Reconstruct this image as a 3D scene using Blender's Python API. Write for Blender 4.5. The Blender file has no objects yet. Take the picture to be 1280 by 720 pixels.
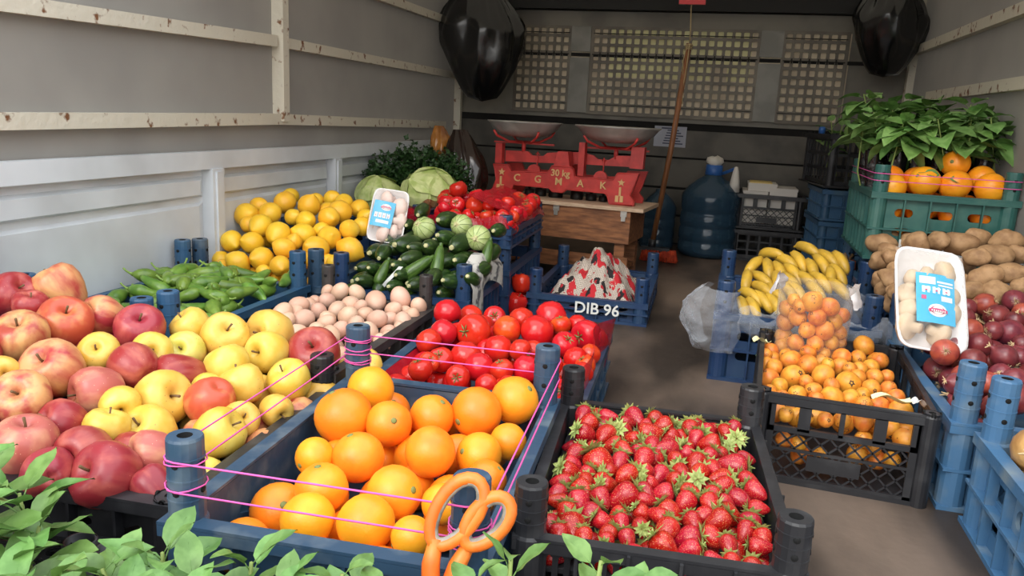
import bpy, bmesh, math, random
import numpy as np
from mathutils import Vector, Matrix, Euler, noise

SC = bpy.context.scene
COL = SC.collection
PI = math.pi
random.seed(7)

# ---------------------------------------------------------------- camera
def rot(axis, deg): return Matrix.Rotation(math.radians(deg), 3, axis)
cam_data = bpy.data.cameras.new('camera')
cam = bpy.data.objects.new('camera', cam_data)
COL.objects.link(cam)
cam_data.sensor_width = 36.0
cam_data.lens = 980.0 / 1280.0 * 36.0
cam_data.clip_start = 0.02
cam.matrix_world = Matrix.Translation((0, 0, 0.62)) @ (rot('Z', 14.3) @ rot('X', -12.5) @ rot('X', 90) @ rot('Z', 3.0)).to_4x4()
SC.camera = cam

# ---------------------------------------------------------------- daylight and exposure
world = bpy.data.worlds.new('World'); SC.world = world
world.use_nodes = True
_nt = world.node_tree; _nt.nodes.clear()
_o = _nt.nodes.new('ShaderNodeOutputWorld'); _b = _nt.nodes.new('ShaderNodeBackground')
_tc = _nt.nodes.new('ShaderNodeTexCoord')
_cr = _nt.nodes.new('ShaderNodeValToRGB')
_cr.color_ramp.elements[0].position = 0.0; _cr.color_ramp.elements[0].color = (1.0, 0.97, 0.92, 1)
_cr.color_ramp.elements[1].position = 0.8; _cr.color_ramp.elements[1].color = (0.86, 0.93, 1.0, 1)
_sep = _nt.nodes.new('ShaderNodeSeparateXYZ')
_nt.links.new(_tc.outputs['Generated'], _sep.inputs[0])
_nt.links.new(_sep.outputs['Z'], _cr.inputs[0])
_nt.links.new(_cr.outputs[0], _b.inputs['Color'])
_b.inputs['Strength'].default_value = 1.75
_nt.links.new(_b.outputs[0], _o.inputs[0])
sun_data = bpy.data.lights.new('sun', 'SUN'); sun = bpy.data.objects.new('sun', sun_data); COL.objects.link(sun)
sun_data.energy = 0.9; sun_data.angle = math.radians(30); sun_data.color = (1.0, 0.95, 0.87)
sun.rotation_euler = (math.radians(48), 0, math.radians(-14))
SC.view_settings.view_transform = 'Standard'
SC.view_settings.look = 'None'
SC.view_settings.gamma = 1.0
SC.view_settings.use_curve_mapping = False
SC.view_settings.exposure = 0.72

# ---------------------------------------------------------------- small tools
def S(r, g, b):
    f = lambda c: (c / 255 / 12.92) if c / 255 <= 0.04045 else ((c / 255 + 0.055) / 1.055) ** 2.4
    return (f(r), f(g), f(b))
MATS = {}
def mat(name, col, rough=0.5, col2=None, scale=10.0, lo=0.4, hi=0.6, bump=0.0, bscale=60.0, metal=0.0, spec=0.5, rnd=0.0, hue=0.0,
        sss=0.0, coat=0.0, streak=None, spots=None, detail=3.0):
    """procedural principled material; col/col2 mixed by noise; rnd/hue vary it from object to object"""
    m = bpy.data.materials.new(name); MATS[name] = m
    m.use_nodes = True
    nt = m.node_tree; N = nt.nodes; Lk = nt.links.new
    p = N['Principled BSDF']
    p.inputs['Roughness'].default_value = rough; p.inputs['Metallic'].default_value = metal
    p.inputs['Specular IOR Level'].default_value = spec; p.inputs['Coat Weight'].default_value = coat
    tc = N.new('ShaderNodeTexCoord'); src = tc.outputs['Object']
    oi = N.new('ShaderNodeObjectInfo')
    off = N.new('ShaderNodeVectorMath'); off.operation = 'MULTIPLY_ADD'
    cx = N.new('ShaderNodeCombineXYZ')
    for k in range(3): Lk(oi.outputs['Random'], cx.inputs[k])
    Lk(cx.outputs[0], off.inputs[0]); off.inputs[1].default_value = (7.3, 3.1, 5.7); Lk(src, off.inputs[2])
    src = off.outputs[0]
    out = None
    rgb = N.new('ShaderNodeRGB'); rgb.outputs[0].default_value = (*col, 1); out = rgb.outputs[0]
    def ramp(inp, a, b):
        mr = N.new('ShaderNodeMapRange'); mr.inputs[1].default_value = a; mr.inputs[2].default_value = b
        Lk(inp, mr.inputs[0]); return mr.outputs[0]
    def mix(fac, a, b):
        mx = N.new('ShaderNodeMix'); mx.data_type = 'RGBA'
        Lk(fac, mx.inputs[0]); Lk(a, mx.inputs[6])
        if isinstance(b, tuple): mx.inputs[7].default_value = (*b, 1)
        else: Lk(b, mx.inputs[7])
        return mx.outputs[2]
    if col2:
        nz = N.new('ShaderNodeTexNoise'); nz.inputs['Scale'].default_value = scale; nz.inputs['Detail'].default_value = detail
        v = src
        if streak:
            vm = N.new('ShaderNodeVectorMath'); vm.operation = 'MULTIPLY'; vm.inputs[1].default_value = streak; Lk(src, vm.inputs[0]); v = vm.outputs[0]
        Lk(v, nz.inputs['Vector'])
        out = mix(ramp(nz.outputs[0], lo, hi), out, col2)
    if spots:   # (colour, scale, size)
        vo = N.new('ShaderNodeTexVoronoi'); vo.inputs['Scale'].default_value = spots[1]; Lk(src, vo.inputs['Vector'])
        out = mix(ramp(vo.outputs['Distance'], spots[2], spots[2] * 0.6), out, spots[0])
    if rnd or hue:
        hs = N.new('ShaderNodeHueSaturation')
        a = N.new('ShaderNodeMapRange'); a.inputs[3].default_value = 1 - rnd; a.inputs[4].default_value = 1 + rnd
        Lk(oi.outputs['Random'], a.inputs[0]); Lk(a.outputs[0], hs.inputs['Value'])
        w = N.new('ShaderNodeMath'); w.operation = 'MULTIPLY'; w.inputs[1].default_value = 7.13; Lk(oi.outputs['Random'], w.inputs[0])
        fr = N.new('ShaderNodeMath'); fr.operation = 'FRACT'; Lk(w.outputs[0], fr.inputs[0])
        b = N.new('ShaderNodeMapRange'); b.inputs[3].default_value = 0.5 - hue; b.inputs[4].default_value = 0.5 + hue
        Lk(fr.outputs[0], b.inputs[0]); Lk(b.outputs[0], hs.inputs['Hue'])
        Lk(out, hs.inputs['Color']); out = hs.outputs[0]
    Lk(out, p.inputs['Base Color'])
    if sss:
        p.inputs['Subsurface Weight'].default_value = sss; p.inputs['Subsurface Radius'].default_value = (0.01, 0.004, 0.002)
    if bump:
        bz = N.new('ShaderNodeTexNoise'); bz.inputs['Scale'].default_value = bscale; bz.inputs['Detail'].default_value = 3
        Lk(tc.outputs['Object'], bz.inputs['Vector'])
        bp = N.new('ShaderNodeBump'); bp.inputs['Strength'].default_value = bump; bp.inputs['Distance'].default_value = 0.01
        Lk(bz.outputs[0], bp.inputs['Height']); Lk(bp.outputs[0], p.inputs['Normal'])
    return m
def film(name, tint, clear=0.8, rough=0.12, bump=0.3, bscale=40):
    """thin clear plastic: mostly transparent, with a glossy coat"""
    m = bpy.data.materials.new(name); MATS[name] = m; m.use_nodes = True
    nt = m.node_tree; N = nt.nodes; Lk = nt.links.new
    p = N['Principled BSDF']; o = N['Material Output']
    p.inputs['Base Color'].default_value = (*tint, 1); p.inputs['Roughness'].default_value = rough
    t = N.new('ShaderNodeBsdfTransparent'); t.inputs[0].default_value = (*[0.5 + 0.5 * c for c in tint], 1)
    f = N.new('ShaderNodeLayerWeight'); f.inputs[0].default_value = 0.5
    pw = N.new('ShaderNodeMath'); pw.operation = 'POWER'; pw.inputs[1].default_value = 3.0
    mr = N.new('ShaderNodeMapRange'); mr.inputs[3].default_value = 1 - clear; mr.inputs[4].default_value = 1 - clear * 0.35
    tc = N.new('ShaderNodeTexCoord'); bz = N.new('ShaderNodeTexNoise'); bz.inputs['Scale'].default_value = bscale
    Lk(tc.outputs['Object'], bz.inputs['Vector'])
    bp = N.new('ShaderNodeBump'); bp.inputs['Strength'].default_value = bump; bp.inputs['Distance'].default_value = 0.02
    Lk(bz.outputs[0], bp.inputs['Height']); Lk(bp.outputs[0], p.inputs['Normal']); Lk(bp.outputs[0], f.inputs['Normal'])
    Lk(f.outputs['Facing'], pw.inputs[0]); Lk(pw.outputs[0], mr.inputs[0])
    mx = N.new('ShaderNodeMixShader'); Lk(mr.outputs[0], mx.inputs[0]); Lk(t.outputs[0], mx.inputs[1]); Lk(p.outputs[0], mx.inputs[2])
    Lk(mx.outputs[0], o.inputs[0]); return m

class B:
    """collects simple shapes into one mesh"""
    def __init__(s): s.v = []; s.f = []; s.m = []; s.sm = []
    def add(s, vs, fs, mi=0, smooth=False):
        o = len(s.v); s.v += [tuple(v) for v in vs]
        for f in fs: s.f.append(tuple(i + o for i in f)); s.m.append(mi); s.sm.append(smooth)
    def box(s, x0, x1, y0, y1, z0, z1, mi=0, M=None):
        vs = [Vector((x, y, z)) for z in (z0, z1) for y in (y0, y1) for x in (x0, x1)]
        if M: vs = [M @ v for v in vs]
        s.add(vs, [(0, 2, 3, 1), (4, 5, 7, 6), (0, 1, 5, 4), (2, 6, 7, 3), (0, 4, 6, 2), (1, 3, 7, 5)], mi)
    def bar(s, a, b, w, h, mi=0, up=(0, 0, 1)):
        a = Vector(a); b = Vector(b); d = (b - a).normalized(); u = Vector(up)
        r = d.cross(u)
        if r.length < 1e-4: r = d.cross(Vector((1, 0, 0)))
        r.normalize(); u = r.cross(d)
        vs = [p + r * (w / 2 * i) + u * (h / 2 * j) for p in (a, b) for i, j in ((-1, -1), (1, -1), (1, 1), (-1, 1))]
        s.add(vs, [(0, 1, 2, 3), (7, 6, 5, 4), (0, 4, 5, 1), (1, 5, 6, 2), (2, 6, 7, 3), (3, 7, 4, 0)], mi)
    def lathe(s, prof, n=16, M=None, mi=0, smooth=True, sx=1, sy=1, cap=True):
        vs = []; fs = []
        for r, z in prof:
            for k in range(n):
                a = 2 * PI * k / n; v = Vector((r * math.cos(a) * sx, r * math.sin(a) * sy, z)); vs.append(M @ v if M else v)
        for j in range(len(prof) - 1):
            for k in range(n):
                a, b = j * n + k, j * n + (k + 1) % n
                fs.append((a, b, b + n, a + n))
        if cap and prof[0][0] > 1e-6: fs.append(tuple(range(n))[::-1])
        if cap and prof[-1][0] > 1e-6: fs.append(tuple(range((len(prof) - 1) * n, len(prof) * n)))
        s.add(vs, fs, mi, smooth)
    def tube(s, pts, r, n=8, mi=0, closed=False, cap=True, flat=1.0, ref=(0, 0, 1)):
        pts = [Vector(p) for p in pts]; N = len(pts); rs = r if hasattr(r, '__len__') else [r] * N
        vs = []; prev = None
        for i, p in enumerate(pts):
            t = (pts[(i + 1) % N] - pts[i - 1]) if closed else (pts[min(i + 1, N - 1)] - pts[max(i - 1, 0)])
            t.normalize()
            if prev is None:
                u = Vector(ref) - t * Vector(ref).dot(t)
                if u.length < 1e-3: u = Vector((1, 0, 0)) - t * t.x
            else: u = prev - t * prev.dot(t)
            u.normalize(); prev = u; w = t.cross(u)
            for k in range(n):
                a = 2 * PI * k / n
                vs.append(p + (u * math.cos(a) * flat + w * math.sin(a)) * rs[i])
        fs = []
        for i in range(N if closed else N - 1):
            for k in range(n):
                a = i * n + k; b = i * n + (k + 1) % n; c = ((i + 1) % N) * n + (k + 1) % n; d = ((i + 1) % N) * n + k
                fs.append((a, b, c, d))
        if cap and not closed: fs += [tuple(range(n))[::-1], tuple(range((N - 1) * n, N * n))]
        s.add(vs, fs, mi, True)
    def grid(s, fn, nu, nv, mi=0, smooth=True, closeu=False):
        vs = [fn(i / (nu if closeu else nu - 1), j / (nv - 1)) for j in range(nv) for i in range(nu)]
        fs = []
        for j in range(nv - 1):
            for i in range(nu if closeu else nu - 1):
                a = j * nu + i; b = j * nu + (i + 1) % nu
                fs.append((a, b, b + nu, a + nu))
        s.add(vs, fs, mi, smooth)
    def prism(s, poly, t0, t1, M=None, mi=0):
        """outline poly in the x-z plane, thickness along y from t0 to t1"""
        n = len(poly)
        vs = [Vector((x, t, z)) for t in (t0, t1) for x, z in poly]
        if M: vs = [M @ v for v in vs]
        s.add(vs, [tuple(range(n)), tuple(range(n, 2 * n))[::-1]] + [(i, i + n, (i + 1) % n + n, (i + 1) % n) for i in range(n)], mi)
    def mesh(s, name, mats=(), fix=False):
        me = bpy.data.meshes.new(name); me.from_pydata(s.v, [], s.f)
        for m in mats: me.materials.append(MATS[m] if isinstance(m, str) else m)
        me.polygons.foreach_set('material_index', s.m); me.polygons.foreach_set('use_smooth', s.sm)
        if fix:
            bm = bmesh.new(); bm.from_mesh(me); bmesh.ops.recalc_face_normals(bm, faces=bm.faces); bm.to_mesh(me); bm.free()
        me.update(); return me
def put(name, me, parent=None, loc=(0, 0, 0), rotm=(0, 0, 0), scale=(1, 1, 1), m=None, kind=None, label=None):
    o = bpy.data.objects.new(name, me); COL.objects.link(o)
    o.location = loc
    if isinstance(rotm, Matrix): o.rotation_mode = 'QUATERNION'; o.rotation_quaternion = rotm.to_quaternion()
    else: o.rotation_euler = rotm
    o.scale = scale if hasattr(scale, '__len__') else (scale,) * 3
    if parent: o.parent = parent
    if m:
        if not me.materials: me.materials.append(MATS[m])
        o.material_slots[0].link = 'OBJECT'; o.material_slots[0].material = MATS[m]
    if kind: o['kind'] = kind
    if label: o['label'] = label
    return o
def tag(o, label, cat, group=None):
    o['label'] = label; o['category'] = cat
    if group: o['group'] = group
    return o
def empty(name, loc=(0, 0, 0), rz=0, rotm=None):
    o = bpy.data.objects.new(name, None); COL.objects.link(o); o.location = loc; o.empty_display_size = 0.05
    if rotm is not None: o.rotation_mode = 'QUATERNION'; o.rotation_quaternion = rotm.to_quaternion()
    else: o.rotation_euler = (0, 0, rz)
    return o
def struct(name, b, mats):
    o = put(name, b.mesh(name, mats)); o['kind'] = 'structure'; return o
def spart(name, b, parent, mats): return put(name, b.mesh(name, mats), parent)
def curve_mesh(name, cu):
    o = bpy.data.objects.new('tmp', cu); COL.objects.link(o)
    dg = bpy.context.evaluated_depsgraph_get()
    me = bpy.data.meshes.new_from_object(o.evaluated_get(dg)); me.name = name
    bpy.data.objects.remove(o); bpy.data.curves.remove(cu); return me
def plate(name, outer, holes, t, mats, R=None, bevel=0.0):
    """flat sheet of thickness t in the x-z plane with holes through it"""
    cu = bpy.data.curves.new('tmp', 'CURVE'); cu.dimensions = '2D'; cu.fill_mode = 'BOTH'; cu.extrude = t / 2; cu.bevel_depth = bevel
    for poly in [outer] + holes:
        sp = cu.splines.new('POLY'); sp.points.add(len(poly) - 1); sp.use_cyclic_u = True
        for q, (x, z) in zip(sp.points, poly): q.co = (x, z, 0, 1)
    me = curve_mesh(name, cu); me.transform((R or Matrix.Identity(4)) @ Matrix.Rotation(PI / 2, 4, 'X'))
    me.materials.clear()
    for m in mats: me.materials.append(MATS[m])
    return me
def text_mesh(body, size, ext, m, R, bold=0.0, align='CENTER'):
    cu = bpy.data.curves.new('tmp', 'FONT'); cu.body = body; cu.size = size; cu.extrude = ext; cu.offset = bold; cu.resolution_u = 3
    cu.align_x = align; cu.align_y = 'CENTER'
    me = curve_mesh('lettering', cu); me.transform(R @ Matrix.Rotation(PI / 2, 4, 'X'))
    me.materials.clear(); me.materials.append(MATS[m]); return me
def slot(cx, cz, w, h, ang=0.0, n=3, rnd=0.95):
    """rounded slot outline"""
    r = min(w, h) / 2 * rnd; pts = []
    for qx, qz, a0 in ((1, 1, 0), (-1, 1, 90), (-1, -1, 180), (1, -1, 270)):
        for k in range(n + 1):
            a = math.radians(a0 + 90 * k / n)
            pts.append((qx * (w / 2 - r) + r * math.cos(a), qz * (h / 2 - r) + r * math.sin(a)))
    c, s_ = math.cos(ang), math.sin(ang)
    return [(cx + x * c - z * s_, cz + x * s_ + z * c) for x, z in pts]
ORD = ('first second third fourth fifth sixth seventh eighth ninth tenth eleventh twelfth thirteenth fourteenth fifteenth sixteenth seventeenth '
       'eighteenth nineteenth twentieth').split()
ORD += ['twenty-' + o for o in ORD[:9]] + ['thirtieth'] + ['thirty-' + o for o in ORD[:9]]
def place_words(row, col, low=False):
    return ('lower ' if low else '') + ORD[row - 1] + ' row from front, ' + ORD[col - 1] + ' from left'
def align(zdir, spin=0.0):
    z = Vector(zdir).normalized(); x = Vector((0.3, 0.9, 0.2)); x = (x - z * x.dot(z)).normalized(); y = z.cross(x)
    return Matrix((x, y, z)).transposed() @ Matrix.Rotation(spin, 3, 'Z')
def rnd_rot(): return (random.uniform(0, 6.28), random.uniform(0, 6.28), random.uniform(0, 6.28))

# pile contents in metres: x, y, z, radius, kind or tilt, row from the front, place in the row from the left
PILES = {
 'orange': [
  (-0.522,1.137,0.163,0.0388,'',5,1),(-0.518,1.031,0.155,0.0445,'',4,1),(-0.446,1.037,0.152,0.0352,'',4,2),(-0.399,1.098,0.148,0.0354,'',4,3),(-0.337,1.133,0.151,0.0417,'',4,4),
  (-0.289,1.191,0.159,0.0402,'',4,5),(-0.450,0.941,0.138,0.0369,'',3,2),(-0.360,0.988,0.141,0.0373,'',3,3),(-0.300,1.032,0.127,0.0345,'',3,4),(-0.272,1.093,0.128,0.0290,'',3,5),
  (-0.507,0.922,0.137,0.0280,'',3,1),(-0.457,0.848,0.133,0.0345,'',2,1),(-0.364,0.869,0.134,0.0362,'',2,2),(-0.438,0.778,0.129,0.0334,'',1,1),(-0.369,0.794,0.129,0.0353,'',1,2),
  (-0.305,0.783,0.129,0.0258,'',1,3),(-0.296,0.862,0.134,0.0266,'',2,3),(-0.273,0.982,0.115,0.0294,'',2,5),(-0.270,0.932,0.113,0.0252,'',2,4),],
 'orange_low': [
  (-0.506,1.187,0.109,0.0331,'low',5,1),(-0.415,1.176,0.105,0.0374,'low',5,3),(-0.301,0.898,0.087,0.0328,'low',2,3),(-0.324,0.825,0.091,0.0320,'low',1,4),
  (-0.516,0.842,0.093,0.0380,'low',2,1),(-0.404,0.924,0.089,0.0341,'low',3,2),(-0.500,0.983,0.103,0.0343,'low',4,1),(-0.460,1.112,0.113,0.0319,'low',5,2),
  (-0.402,1.039,0.105,0.0336,'low',4,3),(-0.346,1.077,0.099,0.0348,'low',4,4),(-0.409,0.832,0.085,0.0340,'low',2,2),(-0.517,0.763,0.086,0.0347,'low',1,1),
  (-0.479,0.896,0.095,0.0343,'low',3,1),(-0.317,0.957,0.092,0.0326,'low',3,4),(-0.314,1.150,0.084,0.0322,'low',4,5),(-0.463,1.050,0.082,0.0324,'low',4,2),
  (-0.383,0.985,0.082,0.0321,'low',3,3),(-0.335,0.761,0.085,0.0347,'low',1,3),(-0.404,0.763,0.082,0.0322,'low',1,2),],
 'apple': [
  (-1.193,1.085,0.258,0.0372,'r',6,3),(-1.150,1.150,0.256,0.0460,'m',7,1),(-1.135,1.068,0.246,0.0286,'r',6,4),(-1.061,1.064,0.227,0.0446,'o',6,5),
  (-1.039,1.133,0.229,0.0341,'m',6,6),(-1.068,0.983,0.223,0.0423,'m',5,4),(-0.968,0.945,0.195,0.0442,'m',4,6),(-0.964,1.130,0.213,0.0418,'d',5,6),
  (-0.954,1.024,0.200,0.0329,'y2',5,5),(-0.880,1.016,0.190,0.0375,'d',4,7),(-0.830,1.059,0.167,0.0383,'d',4,8),(-0.887,0.944,0.171,0.0396,'p',3,2),
  (-0.938,0.860,0.180,0.0382,'m',3,1),(-1.014,0.893,0.200,0.0259,'y',4,5),(-0.910,1.201,0.205,0.0349,'y',5,9),(-0.840,1.197,0.196,0.0420,'y',5,10),
  (-0.872,1.133,0.185,0.0330,'g',5,8),(-0.899,1.079,0.194,0.0339,'y',5,7),(-0.779,1.118,0.169,0.0383,'y',4,9),(-0.809,0.985,0.157,0.0434,'y',3,4),
  (-0.733,1.006,0.159,0.0374,'o2',3,6),(-0.725,1.078,0.158,0.0358,'y',4,10),(-0.792,1.275,0.189,0.0440,'y2',5,12),(-0.757,1.209,0.176,0.0378,'y',5,11),
  (-0.690,1.256,0.165,0.0467,'d',5,13),(-0.676,1.145,0.151,0.0364,'y',4,11),(-0.675,0.940,0.137,0.0369,'y',2,8),(-0.677,1.000,0.136,0.0285,'y',3,7),
  (-0.808,0.869,0.150,0.0307,'y',2,4),(-0.778,0.921,0.130,0.0393,'y',2,6),(-0.865,0.853,0.157,0.0339,'d',2,2),(-0.856,0.779,0.154,0.0405,'p',2,1),
  (-0.788,0.810,0.143,0.0368,'d',2,3),(-0.723,0.779,0.136,0.0421,'d',1,2),(-0.705,0.845,0.141,0.0324,'p',2,7),(-0.787,0.747,0.142,0.0319,'d',1,1),
  (-0.663,0.789,0.124,0.0263,'d',1,3),(-0.759,0.859,0.128,0.0304,'d',2,5),(-0.650,1.056,0.137,0.0259,'y',3,8),(-0.828,0.922,0.168,0.0289,'y',3,3),
  (-0.773,1.048,0.155,0.0259,'y',3,5),(-1.255,0.865,0.207,0.0341,'d',5,1),(-1.264,0.938,0.215,0.0333,'d',5,2),(-1.162,0.959,0.211,0.0386,'d',5,3),
  (-1.244,1.029,0.224,0.0360,'d',6,1),(-1.263,1.116,0.233,0.0387,'d',6,2),(-1.126,0.865,0.201,0.0337,'d',4,2),(-1.189,0.879,0.200,0.0337,'d',4,1),
  (-1.069,0.824,0.193,0.0372,'d',4,3),(-1.076,0.911,0.210,0.0338,'d',4,4),],
 'apple_low': [
  (-0.635,1.347,0.119,0.0366,'low',4,7),(-0.651,0.860,0.095,0.0351,'low',1,3),(-0.631,0.993,0.095,0.0349,'low',2,4),(-1.011,1.075,0.176,0.0343,'low',5,1),
  (-0.644,1.196,0.101,0.0373,'low',3,6),(-0.690,1.059,0.097,0.0342,'low',2,3),(-0.635,1.278,0.115,0.0389,'low',4,6),(-0.734,1.143,0.120,0.0341,'low',3,4),
  (-0.826,1.156,0.135,0.0374,'low',4,3),(-0.989,0.894,0.150,0.0347,'low',3,1),(-0.727,0.964,0.103,0.0344,'low',2,1),(-0.708,0.905,0.094,0.0338,'low',1,2),
  (-0.924,0.902,0.134,0.0326,'low',3,2),(-0.642,1.107,0.099,0.0377,'low',3,5),(-0.915,1.196,0.138,0.0370,'low',4,2),(-0.723,1.280,0.102,0.0339,'low',4,5),
  (-1.041,1.130,0.167,0.0348,'low',5,2),(-0.760,1.033,0.098,0.0381,'low',2,2),(-0.802,1.240,0.123,0.0376,'low',4,4),(-1.066,0.959,0.145,0.0340,'low',4,1),
  (-0.812,1.082,0.103,0.0355,'low',3,3),(-0.835,0.833,0.099,0.0386,'low',1,1),],
 'tomato': [
  (-0.574,1.658,0.169,0.0304,'',5,1),(-0.539,1.543,0.155,0.0285,'',4,1),(-0.554,1.487,0.148,0.0264,'',3,1),(-0.478,1.566,0.158,0.0364,'',4,2),(-0.414,1.601,0.162,0.0297,'o',4,3),
  (-0.499,1.415,0.133,0.0249,'s',2,2),(-0.404,1.494,0.149,0.0280,'',3,2),(-0.456,1.441,0.141,0.0305,'',2,3),(-0.414,1.396,0.138,0.0288,'',2,4),(-0.366,1.393,0.137,0.0224,'',1,4),
  (-0.355,1.484,0.154,0.0225,'',3,3),(-0.347,1.608,0.163,0.0356,'',4,5),(-0.336,1.699,0.174,0.0364,'s',4,6),(-0.305,1.651,0.169,0.0221,'o',4,7),(-0.273,1.676,0.171,0.0214,'',4,8),
  (-0.240,1.619,0.164,0.0327,'',3,6),(-0.277,1.550,0.156,0.0258,'',3,5),(-0.337,1.519,0.146,0.0213,'',3,4),(-0.325,1.418,0.140,0.0256,'',2,5),(-0.243,1.504,0.144,0.0248,'',2,7),
  (-0.219,1.538,0.148,0.0211,'o',2,9),(-0.217,1.473,0.143,0.0202,'o',2,8),(-0.217,1.436,0.141,0.0202,'',1,6),(-0.511,1.336,0.136,0.0230,'',1,1),(-0.438,1.340,0.131,0.0226,'',1,2),
  (-0.512,1.376,0.138,0.0202,'',2,1),(-0.398,1.666,0.170,0.0271,'',4,4),(-0.379,1.328,0.129,0.0202,'',1,3),(-0.337,1.332,0.130,0.0202,'',1,5),(-0.281,1.451,0.144,0.0220,'',2,6),],
 'tomato_low': [
  (-0.553,1.321,0.099,0.0277,'low',2,1),(-0.323,1.461,0.117,0.0253,'low',3,4),(-0.481,1.735,0.148,0.0256,'low',6,2),(-0.237,1.395,0.109,0.0265,'low',2,8),
  (-0.550,1.387,0.100,0.0262,'low',3,1),(-0.462,1.315,0.090,0.0279,'low',1,2),(-0.376,1.528,0.118,0.0287,'low',3,3),(-0.407,1.309,0.091,0.0282,'low',1,3),
  (-0.522,1.597,0.133,0.0295,'low',5,1),(-0.439,1.648,0.131,0.0274,'low',5,3),(-0.497,1.685,0.138,0.0272,'low',5,2),(-0.536,1.721,0.147,0.0274,'low',6,1),
  (-0.541,1.441,0.109,0.0277,'low',3,2),(-0.303,1.339,0.096,0.0298,'low',1,5),(-0.455,1.390,0.099,0.0279,'low',2,3),(-0.284,1.402,0.101,0.0263,'low',2,7),
  (-0.273,1.481,0.113,0.0259,'low',3,6),(-0.354,1.311,0.096,0.0258,'low',1,4),(-0.236,1.691,0.136,0.0304,'low',4,5),(-0.311,1.551,0.118,0.0290,'low',3,5),
  (-0.230,1.325,0.092,0.0296,'low',1,6),(-0.434,1.532,0.124,0.0275,'low',4,2),(-0.352,1.365,0.099,0.0301,'low',2,5),(-0.515,1.350,0.076,0.0280,'low',1,1),
  (-0.305,1.680,0.122,0.0284,'low',4,3),(-0.242,1.520,0.097,0.0268,'low',2,10),(-0.231,1.636,0.112,0.0253,'low',4,4),(-0.398,1.395,0.085,0.0257,'low',2,4),
  (-0.568,1.611,0.113,0.0288,'low',4,1),(-0.236,1.448,0.095,0.0288,'low',2,9),(-0.331,1.412,0.085,0.0256,'low',2,6),(-0.500,1.412,0.084,0.0266,'low',2,2),],
 'egg': [
  (-0.892,1.548,0.172,0.0222,'',4,2),(-0.890,1.594,0.163,0.0195,'',4,3),(-0.896,1.695,0.176,0.0157,'',5,1),(-0.861,1.689,0.177,0.0224,'',5,2),(-0.821,1.704,0.175,0.0209,'',5,3),
  (-0.860,1.625,0.169,0.0217,'',4,6),(-0.812,1.580,0.163,0.0210,'',4,7),(-0.800,1.627,0.163,0.0259,'',4,8),(-0.756,1.667,0.172,0.0275,'',4,10),(-0.705,1.697,0.175,0.0267,'',5,4),
  (-0.658,1.695,0.163,0.0214,'',4,12),(-0.657,1.642,0.150,0.0206,'',3,14),(-0.700,1.638,0.164,0.0189,'',4,11),(-0.679,1.669,0.148,0.0195,'',3,13),
  (-0.659,1.603,0.145,0.0227,'',3,12),(-0.700,1.557,0.161,0.0227,'',3,10),(-0.739,1.578,0.163,0.0181,'',3,9),(-0.693,1.608,0.149,0.0187,'',3,11),(-0.768,1.547,0.160,0.0245,'',3,7),
  (-0.805,1.524,0.155,0.0203,'',3,6),(-0.844,1.556,0.161,0.0199,'',4,5),(-0.846,1.493,0.159,0.0243,'',3,4),(-0.878,1.515,0.166,0.0190,'',4,1),(-0.793,1.489,0.156,0.0196,'',3,5),
  (-0.891,1.478,0.168,0.0237,'',3,2),(-0.864,1.450,0.162,0.0192,'',3,3),(-0.894,1.420,0.166,0.0188,'',3,1),(-0.895,1.377,0.162,0.0162,'',2,1),(-0.824,1.425,0.148,0.0210,'',2,2),
  (-0.791,1.449,0.150,0.0212,'',2,3),(-0.753,1.439,0.151,0.0194,'',2,4),(-0.673,1.550,0.133,0.0195,'',2,7),(-0.657,1.520,0.131,0.0208,'',2,8),(-0.657,1.484,0.129,0.0205,'',1,5),
  (-0.656,1.425,0.129,0.0179,'',1,3),(-0.655,1.585,0.119,0.0160,'',2,10),(-0.654,1.571,0.142,0.0155,'',2,9),(-0.767,1.611,0.171,0.0155,'',4,9),(-0.894,1.628,0.165,0.0155,'',4,4),
  (-0.727,1.503,0.155,0.0208,'',3,8),(-0.688,1.489,0.150,0.0204,'',2,6),(-0.750,1.474,0.151,0.0188,'',2,5),(-0.655,1.454,0.127,0.0161,'',1,4),(-0.781,1.393,0.144,0.0185,'',1,1),
  (-0.742,1.389,0.144,0.0183,'',1,2),],
 'egg_low': [
  (-0.705,1.398,0.117,0.0211,'low',2,10),(-0.784,1.271,0.111,0.0208,'low',1,4),(-0.810,1.225,0.112,0.0218,'low',1,2),(-0.838,1.409,0.116,0.0209,'low',3,3),
  (-0.883,1.374,0.118,0.0194,'low',3,1),(-0.744,1.301,0.110,0.0200,'low',1,6),(-0.698,1.283,0.112,0.0217,'low',1,8),(-0.809,1.353,0.112,0.0200,'low',2,7),
  (-0.675,1.342,0.113,0.0226,'low',2,11),(-0.833,1.324,0.110,0.0204,'low',2,5),(-0.754,1.368,0.116,0.0204,'low',2,8),(-0.723,1.231,0.113,0.0229,'low',1,5),
  (-0.880,1.460,0.123,0.0221,'low',4,1),(-0.836,1.263,0.112,0.0224,'low',2,3),(-0.852,1.225,0.112,0.0222,'low',1,1),(-0.883,1.256,0.110,0.0205,'low',2,1),
  (-0.681,1.241,0.112,0.0221,'low',1,7),(-0.711,1.523,0.128,0.0202,'low',4,3),(-0.706,1.457,0.123,0.0218,'low',3,7),(-0.793,1.313,0.111,0.0212,'low',2,6),
  (-0.716,1.338,0.112,0.0217,'low',2,9),(-0.879,1.296,0.111,0.0210,'low',2,2),(-0.760,1.517,0.132,0.0215,'low',4,2),(-0.664,1.379,0.120,0.0204,'low',2,12),
  (-0.769,1.228,0.112,0.0218,'low',1,3),(-0.876,1.335,0.111,0.0207,'low',2,4),(-0.886,1.420,0.117,0.0199,'low',3,2),(-0.751,1.457,0.112,0.0213,'low',3,6),
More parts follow.
